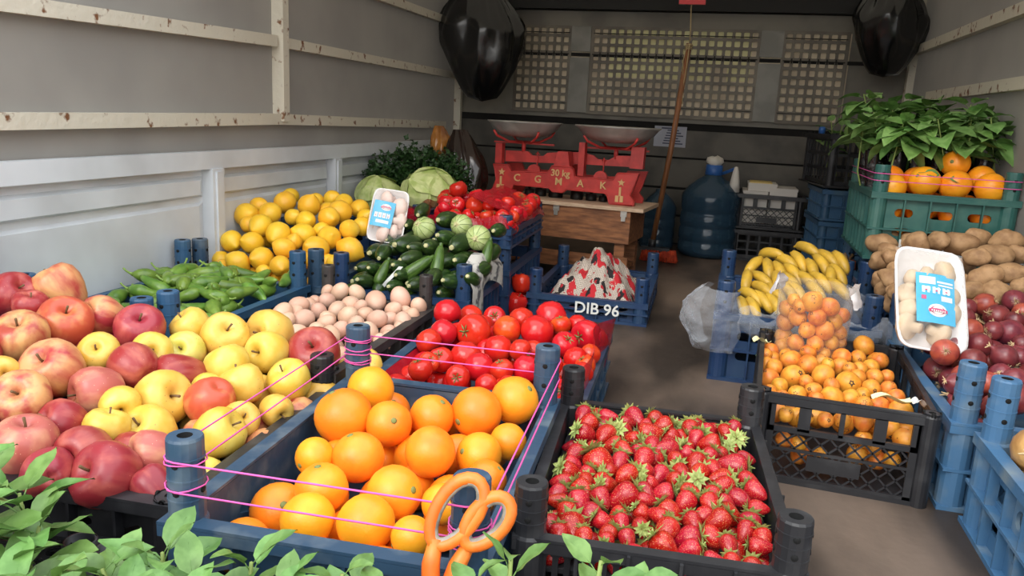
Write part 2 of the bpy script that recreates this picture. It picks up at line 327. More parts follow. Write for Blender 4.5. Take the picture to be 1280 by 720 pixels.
  (-0.740,1.415,0.110,0.0198,'low',3,5),(-0.800,1.393,0.111,0.0213,'low',3,4),],
 'lemon': [
  (-1.356,2.061,0.283,0.0403,'',3,1),(-1.361,2.133,0.303,0.0310,'',4,1),(-1.300,2.182,0.315,0.0374,'',4,3),(-1.212,2.173,0.312,0.0382,'',4,4),(-1.292,2.085,0.292,0.0365,'',4,2),
  (-1.268,1.995,0.268,0.0367,'',3,3),(-1.226,2.102,0.284,0.0276,'',3,4),(-1.173,2.085,0.279,0.0327,'',3,5),(-1.114,2.115,0.290,0.0358,'',3,7),(-1.112,2.184,0.300,0.0403,'',4,5),
  (-1.329,1.943,0.224,0.0344,'',2,1),(-1.263,1.944,0.225,0.0353,'',2,2),(-1.202,1.981,0.251,0.0393,'',2,3),(-1.147,2.024,0.247,0.0380,'',2,6),(-1.068,2.032,0.245,0.0376,'',2,8),
  (-1.026,2.073,0.267,0.0324,'',3,8),(-1.145,1.915,0.225,0.0325,'',2,4),(-1.074,1.964,0.223,0.0403,'',2,7),(-1.004,2.033,0.216,0.0403,'',2,9),(-1.200,1.891,0.194,0.0362,'',1,2),
  (-1.255,1.860,0.184,0.0339,'',1,1),(-1.124,1.859,0.187,0.0313,'',1,4),(-0.995,1.920,0.198,0.0242,'',1,7),(-1.172,1.853,0.167,0.0224,'',1,3),(-1.321,2.016,0.264,0.0273,'',3,2),
  (-1.111,2.068,0.259,0.0261,'',3,6),(-1.145,1.967,0.235,0.0255,'',2,5),(-1.074,1.887,0.203,0.0272,'',1,5),(-1.028,1.948,0.190,0.0270,'',1,6),],
 'lemon_low': [
  (-1.143,2.272,0.318,0.0319,'low',5,4),(-1.011,2.274,0.314,0.0281,'low',4,4),(-1.274,2.047,0.222,0.0301,'low',3,1),(-1.083,2.261,0.304,0.0334,'low',4,2),
  (-1.251,2.290,0.314,0.0280,'low',5,2),(-1.314,1.872,0.158,0.0284,'low',2,2),(-1.016,2.143,0.269,0.0328,'low',3,2),(-1.108,1.915,0.174,0.0281,'low',2,3),
  (-1.019,1.868,0.154,0.0287,'low',1,4),(-1.039,2.213,0.284,0.0319,'low',4,3),(-1.349,1.919,0.172,0.0280,'low',2,1),(-1.169,2.217,0.295,0.0314,'low',4,1),
  (-1.197,2.294,0.325,0.0296,'low',5,3),(-1.342,2.289,0.322,0.0292,'low',5,1),(-1.098,1.877,0.136,0.0280,'low',1,3),(-1.230,1.890,0.140,0.0289,'low',1,1),
  (-1.151,1.884,0.139,0.0286,'low',1,2),],
 'zuc': [
  (-0.820,2.139,0.280,0.0340,'r',5,2),(-0.709,2.151,0.297,0.0319,'r',5,4),(-0.637,2.086,0.276,0.0351,'r',4,4),(-0.775,2.184,0.304,0.0296,'',5,3),(-0.744,2.092,0.268,0.0256,'',4,2),
  (-0.687,2.050,0.256,0.0312,'',4,3),(-0.600,2.138,0.293,0.0243,'',5,5),(-0.764,2.036,0.246,0.0280,'',3,4),(-0.809,2.035,0.239,0.0214,'',3,3),(-0.852,2.060,0.240,0.0330,'',4,1),
  (-0.879,2.159,0.283,0.0202,'',5,1),(-0.854,2.195,0.318,0.0255,'',6,1),(-0.601,2.092,0.232,0.0259,'',3,6),(-0.892,2.003,0.216,0.0247,'',3,1),(-0.893,1.936,0.188,0.0197,'',2,1),
  (-0.894,1.884,0.166,0.0225,'',1,1),(-0.821,1.946,0.200,0.0218,'',2,3),(-0.808,1.984,0.216,0.0248,'',3,2),(-0.601,1.972,0.205,0.0260,'',2,8),(-0.655,1.973,0.227,0.0248,'',2,6),
  (-0.614,2.010,0.220,0.0224,'',2,7),(-0.713,1.973,0.221,0.0260,'v',2,5),(-0.852,1.922,0.186,0.0216,'L',2,2),(-0.598,2.050,0.242,0.0225,'L',3,5),
  (-0.760,1.945,0.205,0.0259,'d',2,4),(-0.797,1.910,0.186,0.0213,'',1,3),(-0.745,1.884,0.169,0.0234,'',1,4),(-0.599,1.904,0.198,0.0232,'',1,8),(-0.652,1.884,0.189,0.0233,'',1,6),
  (-0.806,1.883,0.158,0.0219,'',1,2),(-0.697,1.887,0.187,0.0235,'',1,5),(-0.627,1.936,0.196,0.0234,'',1,7),],
 'zuc_low': [
  (-0.897,2.101,0.219,0.0287,'low',4,2),(-0.713,2.024,0.210,0.0263,'low',3,5),(-0.773,2.013,0.199,0.0283,'low',3,4),(-0.927,1.936,0.152,0.0263,'low',2,1),
  (-0.768,2.137,0.248,0.0244,'low',5,4),(-0.927,2.136,0.238,0.0247,'low',5,1),(-0.703,1.952,0.177,0.0251,'low',2,5),(-0.859,1.993,0.186,0.0259,'low',3,3),
  (-0.945,2.071,0.208,0.0292,'low',4,1),(-0.947,2.001,0.173,0.0245,'low',3,1),(-0.863,2.136,0.245,0.0264,'low',5,3),(-0.932,1.892,0.129,0.0287,'low',1,1),
  (-0.922,2.188,0.262,0.0247,'low',5,2),(-0.762,1.925,0.163,0.0248,'low',2,3),(-0.903,1.985,0.174,0.0260,'low',3,2),(-0.662,2.018,0.217,0.0261,'low',3,6),
  (-0.854,1.905,0.143,0.0243,'low',1,2),(-0.659,2.073,0.213,0.0290,'low',3,7),(-0.677,1.915,0.147,0.0251,'low',1,5),(-0.813,1.937,0.146,0.0275,'low',1,3),
  (-0.664,1.985,0.179,0.0256,'low',2,6),(-0.741,2.072,0.212,0.0255,'low',4,3),(-0.741,1.981,0.175,0.0247,'low',2,4),(-0.861,1.964,0.148,0.0247,'low',2,2),
  (-0.774,1.893,0.130,0.0265,'low',1,4),],
 'vine': [
  (-0.886,2.637,0.349,0.0318,'',4,1),(-0.807,2.398,0.325,0.0266,'',3,1),(-0.750,2.397,0.325,0.0288,'',3,2),(-0.830,2.336,0.319,0.0213,'',2,1),(-0.707,2.411,0.327,0.0202,'',3,3),
  (-0.689,2.444,0.329,0.0202,'',3,4),(-0.662,2.482,0.333,0.0236,'',3,5),(-0.680,2.302,0.308,0.0204,'',2,4),(-0.636,2.328,0.309,0.0219,'',2,5),(-0.791,2.556,0.341,0.0255,'',4,2),
  (-0.612,2.332,0.277,0.0202,'',1,2),(-0.613,2.407,0.316,0.0210,'',2,7),(-0.612,2.371,0.306,0.0202,'',2,6),(-0.612,2.365,0.268,0.0202,'',1,3),(-0.612,2.302,0.295,0.0202,'',1,1),
  (-0.738,2.302,0.307,0.0202,'',2,3),(-0.781,2.302,0.304,0.0202,'',2,2),],
 'vine_low': [
  (-0.633,2.710,0.321,0.0277,'low',2,11),(-0.743,2.716,0.327,0.0281,'low',2,8),(-0.923,2.601,0.312,0.0270,'low',2,1),(-0.729,2.358,0.285,0.0269,'low',1,4),
  (-0.850,2.381,0.295,0.0282,'low',1,1),(-0.751,2.602,0.311,0.0288,'low',2,6),(-0.623,2.569,0.306,0.0271,'low',1,7),(-0.947,2.696,0.317,0.0270,'low',2,3),
  (-0.626,2.497,0.299,0.0274,'low',1,6),(-0.799,2.719,0.321,0.0270,'low',2,5),(-0.675,2.678,0.324,0.0291,'low',2,9),(-0.798,2.354,0.285,0.0271,'low',1,2),
  (-0.898,2.553,0.309,0.0304,'low',2,2),(-0.626,2.638,0.315,0.0288,'low',2,10),(-0.676,2.371,0.289,0.0298,'low',1,5),(-0.767,2.672,0.314,0.0256,'low',2,7),
  (-0.868,2.676,0.316,0.0266,'low',2,4),(-0.795,2.407,0.277,0.0272,'low',1,3),],
 'loquat_front': [
  (0.159,1.415,0.118,0.0150,'front',3,1),(0.192,1.415,0.117,0.0150,'front',3,2),(0.226,1.414,0.119,0.0150,'front',3,3),(0.254,1.419,0.121,0.0159,'front',3,4),
  (0.288,1.416,0.126,0.0183,'front',3,5),(0.315,1.427,0.116,0.0154,'front',3,6),(0.194,1.430,0.041,0.0181,'front',1,1),(0.225,1.415,0.051,0.0151,'front',1,2),
  (0.286,1.416,0.062,0.0184,'front',1,3),(0.312,1.427,0.075,0.0159,'front',2,4),(0.324,1.436,0.049,0.0176,'front',1,4),(0.161,1.414,0.071,0.0152,'front',2,1),
  (0.187,1.414,0.067,0.0151,'front',2,2),(0.293,1.415,0.093,0.0159,'front',2,3),(0.343,1.415,0.062,0.0150,'front',1,5),],
 'loquat': [
  (0.344,1.806,0.162,0.0229,'',5,5),(0.323,1.735,0.153,0.0178,'',4,8),(0.365,1.729,0.153,0.0189,'',4,11),(0.290,1.725,0.153,0.0195,'',5,4),(0.281,1.682,0.143,0.0198,'',4,6),
  (0.342,1.691,0.148,0.0177,'',4,10),(0.340,1.632,0.145,0.0172,'',3,9),(0.365,1.649,0.143,0.0152,'',3,10),(0.357,1.585,0.138,0.0166,'',2,10),(0.306,1.622,0.142,0.0183,'',3,8),
  (0.284,1.587,0.139,0.0255,'',3,7),(0.325,1.577,0.138,0.0186,'',2,9),(0.240,1.609,0.141,0.0232,'',3,5),(0.215,1.650,0.148,0.0219,'',4,4),(0.222,1.727,0.153,0.0180,'',5,3),
  (0.183,1.675,0.147,0.0218,'',4,3),(0.147,1.617,0.144,0.0176,'',4,2),(0.135,1.646,0.139,0.0165,'',4,1),(0.137,1.570,0.134,0.0202,'',3,1),(0.154,1.532,0.133,0.0166,'',3,2),
  (0.182,1.591,0.137,0.0247,'',3,3),(0.184,1.504,0.130,0.0186,'',2,3),(0.216,1.529,0.133,0.0176,'',2,4),(0.246,1.507,0.133,0.0207,'',2,6),(0.280,1.519,0.130,0.0184,'',2,7),
  (0.327,1.504,0.128,0.0184,'',1,2),(0.362,1.489,0.129,0.0211,'',1,3),(0.364,1.545,0.135,0.0174,'',2,11),(0.134,1.499,0.130,0.0148,'',2,1),(0.156,1.482,0.128,0.0148,'',2,2),
  (0.204,1.562,0.139,0.0148,'',3,4),(0.299,1.487,0.132,0.0170,'',1,1),(0.134,1.694,0.147,0.0148,'',5,1),(0.252,1.564,0.136,0.0163,'',3,6),(0.217,1.492,0.129,0.0148,'',2,5),
  (0.306,1.544,0.134,0.0148,'',2,8),(0.318,1.672,0.147,0.0156,'',4,9),(0.176,1.707,0.148,0.0148,'',5,2),(0.255,1.664,0.149,0.0149,'',4,5),(0.296,1.654,0.149,0.0156,'',4,7),],
 'loquat_low': [
  (0.149,1.776,0.133,0.0201,'low',5,1),(0.152,1.730,0.125,0.0222,'low',5,2),(0.278,1.788,0.132,0.0197,'low',5,6),(0.262,1.454,0.103,0.0204,'low',2,5),
  (0.370,1.792,0.135,0.0202,'low',5,7),(0.342,1.460,0.103,0.0193,'low',1,1),(0.195,1.764,0.135,0.0186,'low',5,3),(0.241,1.545,0.111,0.0211,'low',3,3),
  (0.251,1.741,0.133,0.0197,'low',5,5),(0.147,1.460,0.105,0.0194,'low',3,2),(0.217,1.470,0.103,0.0186,'low',2,3),(0.241,1.802,0.138,0.0213,'low',5,4),
  (0.214,1.577,0.110,0.0206,'low',4,1),(0.360,1.420,0.100,0.0213,'low',1,3),(0.176,1.804,0.139,0.0208,'low',6,1),(0.303,1.456,0.104,0.0200,'low',2,7),
  (0.350,1.527,0.107,0.0207,'low',2,9),(0.184,1.455,0.102,0.0190,'low',2,2),(0.275,1.496,0.101,0.0189,'low',2,6),(0.328,1.496,0.091,0.0223,'low',2,8),
  (0.181,1.511,0.090,0.0205,'low',2,1),(0.226,1.509,0.088,0.0207,'low',2,4),(0.376,1.499,0.090,0.0216,'low',1,2),(0.377,1.455,0.085,0.0220,'low',1,4),
  (0.143,1.530,0.096,0.0189,'low',3,1),],
 'potato': [
  (0.449,2.188,0.308,0.0252,'',3,1),(0.438,2.076,0.272,0.0305,'',1,1),(0.437,1.975,0.255,0.0278,'',1,3),(0.528,2.300,0.334,0.0371,'',3,2),(0.585,2.324,0.344,0.0306,'',4,1),
  (0.647,2.348,0.338,0.0421,'',3,3),(0.699,2.392,0.352,0.0325,'',4,2),(0.705,2.258,0.325,0.0389,'',3,5),(0.752,2.322,0.358,0.0356,'',3,6),(0.649,2.109,0.291,0.0350,'',2,2),
  (0.711,2.148,0.300,0.0332,'',2,3),(0.763,2.271,0.333,0.0276,'',3,7),(0.649,2.021,0.272,0.0321,'',1,5),(0.655,2.221,0.323,0.0291,'',3,4),(0.720,2.075,0.283,0.0245,'',1,6),
  (0.596,2.022,0.272,0.0245,'',1,4),(0.463,2.120,0.292,0.0282,'',2,1),(0.445,2.023,0.249,0.0263,'',1,2),(0.765,2.374,0.361,0.0245,'',4,3),],
 'potato_low': [
  (0.499,2.105,0.254,0.0310,'low',2,3),(0.567,2.135,0.256,0.0317,'low',3,4),(0.573,2.468,0.329,0.0317,'low',5,4),(0.634,2.073,0.242,0.0335,'low',2,7),
  (0.554,1.968,0.214,0.0350,'low',1,2),(0.568,2.369,0.308,0.0315,'low',4,5),(0.584,2.255,0.277,0.0351,'low',3,3),(0.448,2.273,0.284,0.0360,'low',4,1),
  (0.499,2.460,0.321,0.0353,'low',5,2),(0.713,2.009,0.232,0.0319,'low',1,5),(0.566,2.066,0.243,0.0338,'low',2,6),(0.634,1.958,0.222,0.0316,'low',1,4),
  (0.479,2.334,0.295,0.0353,'low',4,2),(0.648,2.294,0.285,0.0312,'low',4,7),(0.626,2.166,0.259,0.0309,'low',3,5),(0.513,2.164,0.268,0.0367,'low',3,2),
  (0.462,2.399,0.315,0.0363,'low',5,1),(0.697,2.102,0.242,0.0336,'low',2,8),(0.492,2.015,0.228,0.0309,'low',2,4),(0.502,2.245,0.283,0.0314,'low',4,3),
  (0.542,2.417,0.322,0.0313,'low',5,3),(0.448,2.204,0.245,0.0325,'low',3,1),(0.549,2.312,0.271,0.0312,'low',4,4),(0.452,2.141,0.237,0.0353,'low',2,1),
  (0.608,2.023,0.204,0.0356,'low',1,3),(0.620,2.358,0.275,0.0340,'low',4,6),(0.454,2.063,0.214,0.0329,'low',2,2),(0.565,2.194,0.243,0.0349,'low',2,5),
  (0.473,1.960,0.187,0.0365,'low',1,1),],
 'onion': [
  (0.456,1.629,0.213,0.0259,'',4,1),(0.473,1.664,0.203,0.0205,'',4,2),(0.493,1.732,0.219,0.0227,'',5,1),(0.530,1.751,0.235,0.0258,'',5,2),(0.534,1.698,0.220,0.0255,'',5,3),
  (0.597,1.906,0.262,0.0266,'',7,1),(0.606,1.857,0.247,0.0279,'',6,4),(0.556,1.881,0.257,0.0202,'',6,3),(0.655,1.915,0.274,0.0257,'',7,2),(0.613,1.780,0.230,0.0297,'',5,5),
  (0.617,1.720,0.225,0.0202,'',5,6),(0.503,1.617,0.205,0.0239,'',4,4),(0.559,1.629,0.216,0.0251,'',4,5),(0.660,1.875,0.259,0.0202,'',6,6),(0.593,1.651,0.212,0.0202,'',4,6),
  (0.493,1.694,0.210,0.0202,'',4,3),(0.572,1.760,0.236,0.0206,'',5,4),(0.629,1.819,0.249,0.0202,'',6,5),(0.536,1.819,0.245,0.0202,'',6,2),(0.453,1.519,0.183,0.0212,'',3,1),
  (0.555,1.545,0.196,0.0232,'',3,5),(0.505,1.535,0.188,0.0222,'',3,3),(0.606,1.687,0.208,0.0213,'',4,7),(0.543,1.584,0.192,0.0217,'',3,4),(0.671,1.477,0.171,0.0294,'',1,2),
  (0.692,1.580,0.183,0.0286,'',2,4),(0.711,1.758,0.223,0.0264,'',4,10),(0.703,1.850,0.246,0.0271,'',6,7),(0.746,1.559,0.187,0.0281,'',2,6),(0.742,1.472,0.163,0.0291,'',1,3),
  (0.628,1.566,0.184,0.0260,'',3,7),(0.716,1.651,0.197,0.0280,'',3,9),(0.598,1.524,0.174,0.0299,'',2,3),(0.548,1.498,0.174,0.0280,'',2,2),(0.603,1.457,0.169,0.0261,'',1,1),
  (0.659,1.645,0.197,0.0275,'',3,8),(0.502,1.454,0.167,0.0265,'',2,1),(0.684,1.700,0.214,0.0279,'',4,9),(0.487,1.824,0.230,0.0288,'',6,1),(0.673,1.798,0.238,0.0295,'',5,7),
  (0.484,1.576,0.181,0.0260,'',3,2),(0.748,1.815,0.242,0.0267,'',5,8),(0.705,1.522,0.175,0.0300,'',2,5),(0.740,1.699,0.209,0.0268,'',4,11),(0.607,1.612,0.190,0.0271,'',3,6),
  (0.658,1.747,0.218,0.0260,'',4,8),],
 'onion_low': [
  (0.518,1.663,0.181,0.0261,'low',4,4),(0.464,1.412,0.132,0.0265,'low',1,1),(0.464,1.487,0.149,0.0293,'low',2,2),(0.522,1.867,0.216,0.0294,'low',6,3),
  (0.564,1.694,0.184,0.0270,'low',4,5),(0.571,1.742,0.195,0.0262,'low',5,2),(0.469,1.900,0.230,0.0260,'low',6,2),(0.536,1.556,0.154,0.0293,'low',3,1),
  (0.477,1.547,0.134,0.0262,'low',2,1),(0.525,1.504,0.127,0.0258,'low',2,3),(0.479,1.640,0.155,0.0252,'low',4,2),(0.465,1.865,0.198,0.0254,'low',6,1),
  (0.510,1.427,0.110,0.0299,'low',1,2),(0.464,1.687,0.161,0.0264,'low',4,1),(0.506,1.728,0.169,0.0260,'low',4,3),(0.478,1.808,0.184,0.0263,'low',5,1),],
 'cupload': [
  (0.175,1.790,0.232,0.0206,'',4,1),(0.177,1.807,0.198,0.0224,'',3,1),(0.196,1.769,0.219,0.0208,'',4,2),(0.218,1.748,0.260,0.0240,'',5,2),(0.255,1.756,0.252,0.0214,'',4,5),
  (0.232,1.742,0.230,0.0197,'',4,4),(0.289,1.799,0.226,0.0183,'',4,6),(0.272,1.775,0.217,0.0185,'',3,4),(0.177,1.816,0.160,0.0207,'',2,1),(0.215,1.742,0.199,0.0181,'',3,2),
  (0.251,1.751,0.201,0.0223,'',3,3),(0.287,1.788,0.191,0.0166,'',2,2),(0.197,1.755,0.165,0.0188,'',1,2),(0.235,1.741,0.172,0.0186,'',1,4),(0.270,1.765,0.171,0.0173,'',1,6),
  (0.174,1.807,0.127,0.0172,'',1,1),(0.225,1.752,0.145,0.0182,'',1,3),(0.293,1.800,0.166,0.0150,'',2,3),(0.257,1.750,0.148,0.0156,'',1,5),(0.196,1.751,0.248,0.0164,'',4,3),
  (0.225,1.751,0.269,0.0154,'',5,3),(0.184,1.777,0.255,0.0150,'',5,1),],
 'strawberry': [
  (-0.131,1.086,0.122,0.0243,-35,7,3),(-0.078,0.996,0.120,0.0216,150,5,6),(-0.068,1.216,0.124,0.0211,10,9,5),(0.068,1.146,0.123,0.0202,175,7,13),
  (-0.020,0.977,0.119,0.0167,-30,4,6),(-0.184,1.260,0.125,0.0160,-80,10,1),(-0.144,1.266,0.125,0.0148,-20,10,5),(-0.099,1.279,0.125,0.0191,-50,10,7),
  (-0.108,1.210,0.124,0.0176,70,9,3),(-0.134,1.191,0.124,0.0180,-90,9,2),(-0.169,1.182,0.123,0.0180,40,9,1),(-0.100,1.101,0.122,0.0156,-80,7,5),(-0.075,1.143,0.123,0.0152,-40,8,6),
  (-0.074,1.080,0.121,0.0126,-90,7,6),(-0.052,1.129,0.122,0.0164,-120,7,9),(-0.038,1.080,0.121,0.0144,-100,6,8),(-0.011,1.093,0.122,0.0152,-60,6,10),
  (-0.006,1.192,0.124,0.0136,80,8,10),(0.017,1.106,0.122,0.0153,-100,6,12),(0.061,1.209,0.124,0.0136,90,8,15),(0.048,1.098,0.122,0.0162,140,6,13),
  (0.083,1.104,0.122,0.0156,40,6,15),(0.034,1.040,0.121,0.0144,-100,5,13),(0.002,1.008,0.120,0.0161,-110,5,10),(-0.028,1.023,0.120,0.0154,-170,5,9),
  (0.012,0.957,0.119,0.0144,-60,3,9),(-0.137,0.963,0.119,0.0160,-60,5,3),(-0.147,0.927,0.118,0.0155,-70,4,1),(-0.112,0.984,0.119,0.0147,60,5,5),(-0.138,1.023,0.120,0.0126,-70,6,2),
  (-0.054,0.994,0.120,0.0126,0,5,8),(-0.054,0.960,0.119,0.0126,0,4,4),(-0.101,0.922,0.118,0.0126,0,3,4),(-0.076,0.926,0.118,0.0126,90,3,6),(-0.147,0.876,0.117,0.0126,90,3,2),
  (-0.116,0.877,0.117,0.0126,90,2,1),(-0.088,0.877,0.117,0.0126,100,2,2),(-0.064,0.890,0.118,0.0126,80,2,3),(-0.021,0.887,0.118,0.0186,-20,2,4),(0.014,0.890,0.118,0.0143,-160,2,6),
  (-0.052,0.924,0.118,0.0126,120,3,7),(0.079,0.960,0.119,0.0142,-90,3,11),(0.057,0.918,0.118,0.0133,90,2,8),(0.061,0.879,0.117,0.0126,90,1,3),(0.092,0.926,0.118,0.0133,0,2,9),
  (0.038,0.876,0.117,0.0126,0,1,2),(0.092,1.076,0.121,0.0152,-40,5,16),(0.093,1.024,0.120,0.0126,0,4,9),(-0.050,1.043,0.121,0.0127,20,6,7),(0.051,1.026,0.120,0.0126,0,5,14),
  (0.010,1.138,0.123,0.0163,-90,7,11),(0.098,0.947,0.119,0.0135,90,2,10),(0.045,1.186,0.119,0.0143,-116,8,14),(-0.167,1.222,0.125,0.0181,-124,10,2),
  (-0.169,1.136,0.115,0.0135,-88,8,2),(0.006,1.233,0.123,0.0151,-89,9,10),(0.066,1.246,0.123,0.0183,116,9,15),(-0.108,1.015,0.123,0.0135,58,6,5),
  (-0.082,0.951,0.114,0.0133,-130,4,3),(0.012,1.060,0.128,0.0150,113,6,11),(-0.115,1.160,0.120,0.0156,-168,8,4),(-0.109,1.244,0.126,0.0139,41,10,6),
  (-0.031,1.212,0.128,0.0146,-3,9,6),(0.066,1.298,0.125,0.0141,121,9,14),(-0.083,1.051,0.127,0.0162,-116,6,6),(-0.018,0.923,0.121,0.0166,-89,3,8),
  (-0.170,0.985,0.112,0.0154,-109,5,1),(-0.046,1.252,0.127,0.0180,-149,10,10),(0.085,0.988,0.115,0.0162,-77,3,12),(0.028,0.986,0.116,0.0148,-135,4,7),
  (-0.169,1.050,0.117,0.0170,42,7,1),(-0.059,1.167,0.128,0.0141,-64,8,7),(-0.005,1.262,0.127,0.0156,-75,9,9),(0.055,1.000,0.117,0.0172,9,4,8),(-0.088,1.180,0.127,0.0142,155,9,4),
  (-0.144,1.130,0.123,0.0139,130,8,3),(0.051,1.068,0.125,0.0156,-114,6,14),(-0.110,1.058,0.123,0.0133,53,7,4),(0.023,1.266,0.123,0.0169,85,9,11),
  (-0.167,1.105,0.121,0.0165,-94,8,1),(-0.029,1.286,0.116,0.0167,108,9,7),(0.080,1.190,0.118,0.0132,-5,7,14),(0.070,1.047,0.119,0.0155,38,5,15),
  (-0.075,1.259,0.122,0.0133,-161,10,8),(-0.016,1.055,0.127,0.0139,136,6,9),(-0.033,1.157,0.129,0.0176,141,8,8),(-0.057,1.020,0.121,0.0134,-42,5,7),
  (0.086,0.889,0.110,0.0136,96,1,4),(0.036,0.937,0.114,0.0152,27,2,7),(-0.101,1.136,0.127,0.0138,55,8,5),(0.032,1.011,0.125,0.0138,-55,5,12),(0.032,1.292,0.116,0.0151,154,9,12),
  (0.004,1.286,0.124,0.0140,117,10,11),(0.029,1.166,0.124,0.0157,142,8,12),(-0.134,0.900,0.117,0.0184,-67,3,3),(-0.170,1.079,0.116,0.0140,-6,7,2),
  (-0.020,1.124,0.128,0.0144,122,7,10),(-0.162,1.282,0.118,0.0134,-36,10,3),(-0.140,0.997,0.118,0.0173,-24,5,4),(0.032,1.211,0.127,0.0167,-174,8,13),
  (0.011,0.922,0.114,0.0178,175,2,5),(-0.065,1.104,0.131,0.0177,-82,7,7),(0.035,1.125,0.123,0.0148,-63,7,12),(0.046,0.967,0.123,0.0175,-136,3,10),
  (-0.167,1.013,0.115,0.0155,174,6,1),(-0.161,0.951,0.119,0.0134,-168,5,2),(-0.005,1.167,0.122,0.0152,21,8,11),(-0.062,1.287,0.124,0.0169,-25,10,9),
  (-0.145,1.239,0.118,0.0153,-129,10,4),(-0.029,0.951,0.123,0.0134,154,4,5),(-0.060,1.063,0.130,0.0137,75,7,8),(-0.117,0.943,0.113,0.0178,-110,4,2),
  (-0.162,0.900,0.113,0.0135,90,3,1),(-0.140,1.046,0.120,0.0132,125,6,3),(0.074,1.275,0.115,0.0146,112,9,16),(0.004,1.035,0.123,0.0139,35,5,11),(0.052,1.275,0.125,0.0140,-64,9,13),
  (-0.118,1.035,0.118,0.0134,117,6,4),(-0.050,0.868,0.110,0.0152,23,1,1),(-0.033,1.186,0.122,0.0166,5,8,9),(-0.019,1.235,0.120,0.0137,156,9,8),(-0.088,0.900,0.114,0.0131,-109,3,5),],
 'strawberry_low': [
  (0.097,0.955,0.092,0.0133,-39,2,10),(-0.101,1.011,0.101,0.0131,-33,6,1),(0.098,0.924,0.092,0.0136,39,1,7),(0.020,1.249,0.097,0.0146,59,8,2),(-0.067,1.084,0.098,0.0145,10,7,1),
  (-0.102,0.864,0.095,0.0125,8,2,3),(-0.007,0.991,0.102,0.0134,71,5,4),(0.069,0.944,0.098,0.0131,-55,2,9),(-0.163,0.940,0.098,0.0138,-135,5,1),(-0.193,1.275,0.092,0.0140,128,9,1),
  (0.064,0.992,0.090,0.0153,-12,3,6),(-0.161,0.885,0.090,0.0124,131,3,1),(0.027,1.065,0.100,0.0130,-87,6,2),(0.008,0.873,0.094,0.0127,-165,1,3),(0.042,0.874,0.094,0.0144,-49,1,4),
  (-0.041,0.953,0.093,0.0127,121,4,3),(-0.032,0.875,0.093,0.0130,129,1,1),(-0.111,0.914,0.091,0.0126,129,3,3),(0.032,1.101,0.099,0.0123,75,6,3),(-0.038,0.914,0.092,0.0135,-54,2,6),
  (0.036,0.947,0.090,0.0139,-60,3,5),(0.090,1.064,0.093,0.0146,152,5,5),(-0.080,0.892,0.091,0.0146,-70,2,4),(-0.107,0.888,0.094,0.0128,46,3,4),(0.079,0.970,0.096,0.0144,179,3,7),
  (-0.049,1.027,0.090,0.0131,7,5,3),(0.018,0.898,0.094,0.0124,35,2,8),(-0.135,0.890,0.091,0.0138,60,3,2),(-0.134,0.866,0.100,0.0134,130,2,2),(-0.045,0.975,0.093,0.0133,115,4,2),
  (0.069,0.880,0.096,0.0123,25,1,6),(-0.164,0.916,0.092,0.0129,50,4,1),(0.047,0.897,0.090,0.0128,8,1,5),(-0.003,0.917,0.090,0.0130,19,2,7),(-0.184,1.181,0.097,0.0128,-159,8,1),
  (0.102,0.897,0.092,0.0139,-148,1,8),(-0.157,0.862,0.091,0.0139,-30,2,1),(-0.070,0.999,0.091,0.0133,1,5,2),(-0.076,0.869,0.093,0.0122,83,2,5),(-0.011,0.889,0.090,0.0148,-160,1,2),],
 'banana': [
  (0.114,2.190,0.252,0.0181,230,4,1),(0.095,2.100,0.223,0.0179,265,3,1),(0.159,2.266,0.276,0.0181,20,5,1),(0.150,2.175,0.247,0.0181,280,4,2),(0.198,2.232,0.265,0.0181,335,5,2),
  (0.232,2.236,0.267,0.0181,300,5,3),(0.259,2.314,0.292,0.0181,340,6,1),(0.290,2.231,0.265,0.0181,300,4,6),(0.309,2.269,0.277,0.0181,320,5,4),(0.327,2.184,0.250,0.0181,300,3,8),
  (0.307,2.166,0.244,0.0169,270,3,7),(0.180,2.170,0.246,0.0172,300,4,3),(0.214,2.169,0.245,0.0181,310,4,4),(0.172,2.110,0.226,0.0181,280,3,3),(0.207,2.118,0.229,0.0181,315,3,4),
  (0.247,2.136,0.235,0.0181,325,3,5),(0.282,2.138,0.235,0.0181,315,3,6),(0.135,2.118,0.229,0.0179,330,3,2),(0.109,2.027,0.200,0.0181,330,2,1),(0.134,2.013,0.195,0.0181,320,1,3),
  (0.113,1.974,0.183,0.0159,300,1,2),(0.168,2.052,0.208,0.0181,315,2,3),(0.137,2.070,0.213,0.0176,340,2,2),(0.340,2.258,0.274,0.0181,300,5,5),(0.263,2.200,0.255,0.0173,290,4,5),
  (0.321,2.113,0.227,0.0181,320,2,7),(0.089,1.971,0.182,0.0160,290,1,1),(0.163,2.000,0.191,0.0179,310,1,4),(0.198,2.070,0.213,0.0181,320,2,4),(0.218,2.074,0.215,0.0181,310,2,5),
  (0.266,2.084,0.218,0.0174,310,2,6),],
}

# ---------------------------------------------------------------- materials
mat('rust_rail', S(206, 199, 182), 0.55, S(118, 78, 50), 34, 0.60, 0.68, bump=0.25, bscale=50, detail=6)
mat('white_steel', S(214, 218, 222), 0.4, S(196, 199, 202), 4, bump=0.02, bscale=12)
mat('dark_gap', S(24, 22, 20), 0.9)
mat('back_steel', S(122, 117, 106), 0.55, S(100, 95, 86), 5, bump=0.05, bscale=10)
mat('back_board', S(88, 83, 75), 0.6, S(70, 66, 60), 6, bump=0.06, bscale=14)
mat('grille_steel', S(112, 104, 90), 0.5, S(92, 84, 72), 9, bump=0.05)
mat('tan_sheet', S(222, 206, 178), 0.6, S(196, 180, 154), 7)
mat('yellow_sheet', S(232, 226, 172), 0.6, S(222, 214, 160), 7)
mat('cover_plate', S(128, 126, 118), 0.45, S(110, 108, 100), 10, bump=0.04)
mat('black_board', S(22, 21, 20), 0.7)
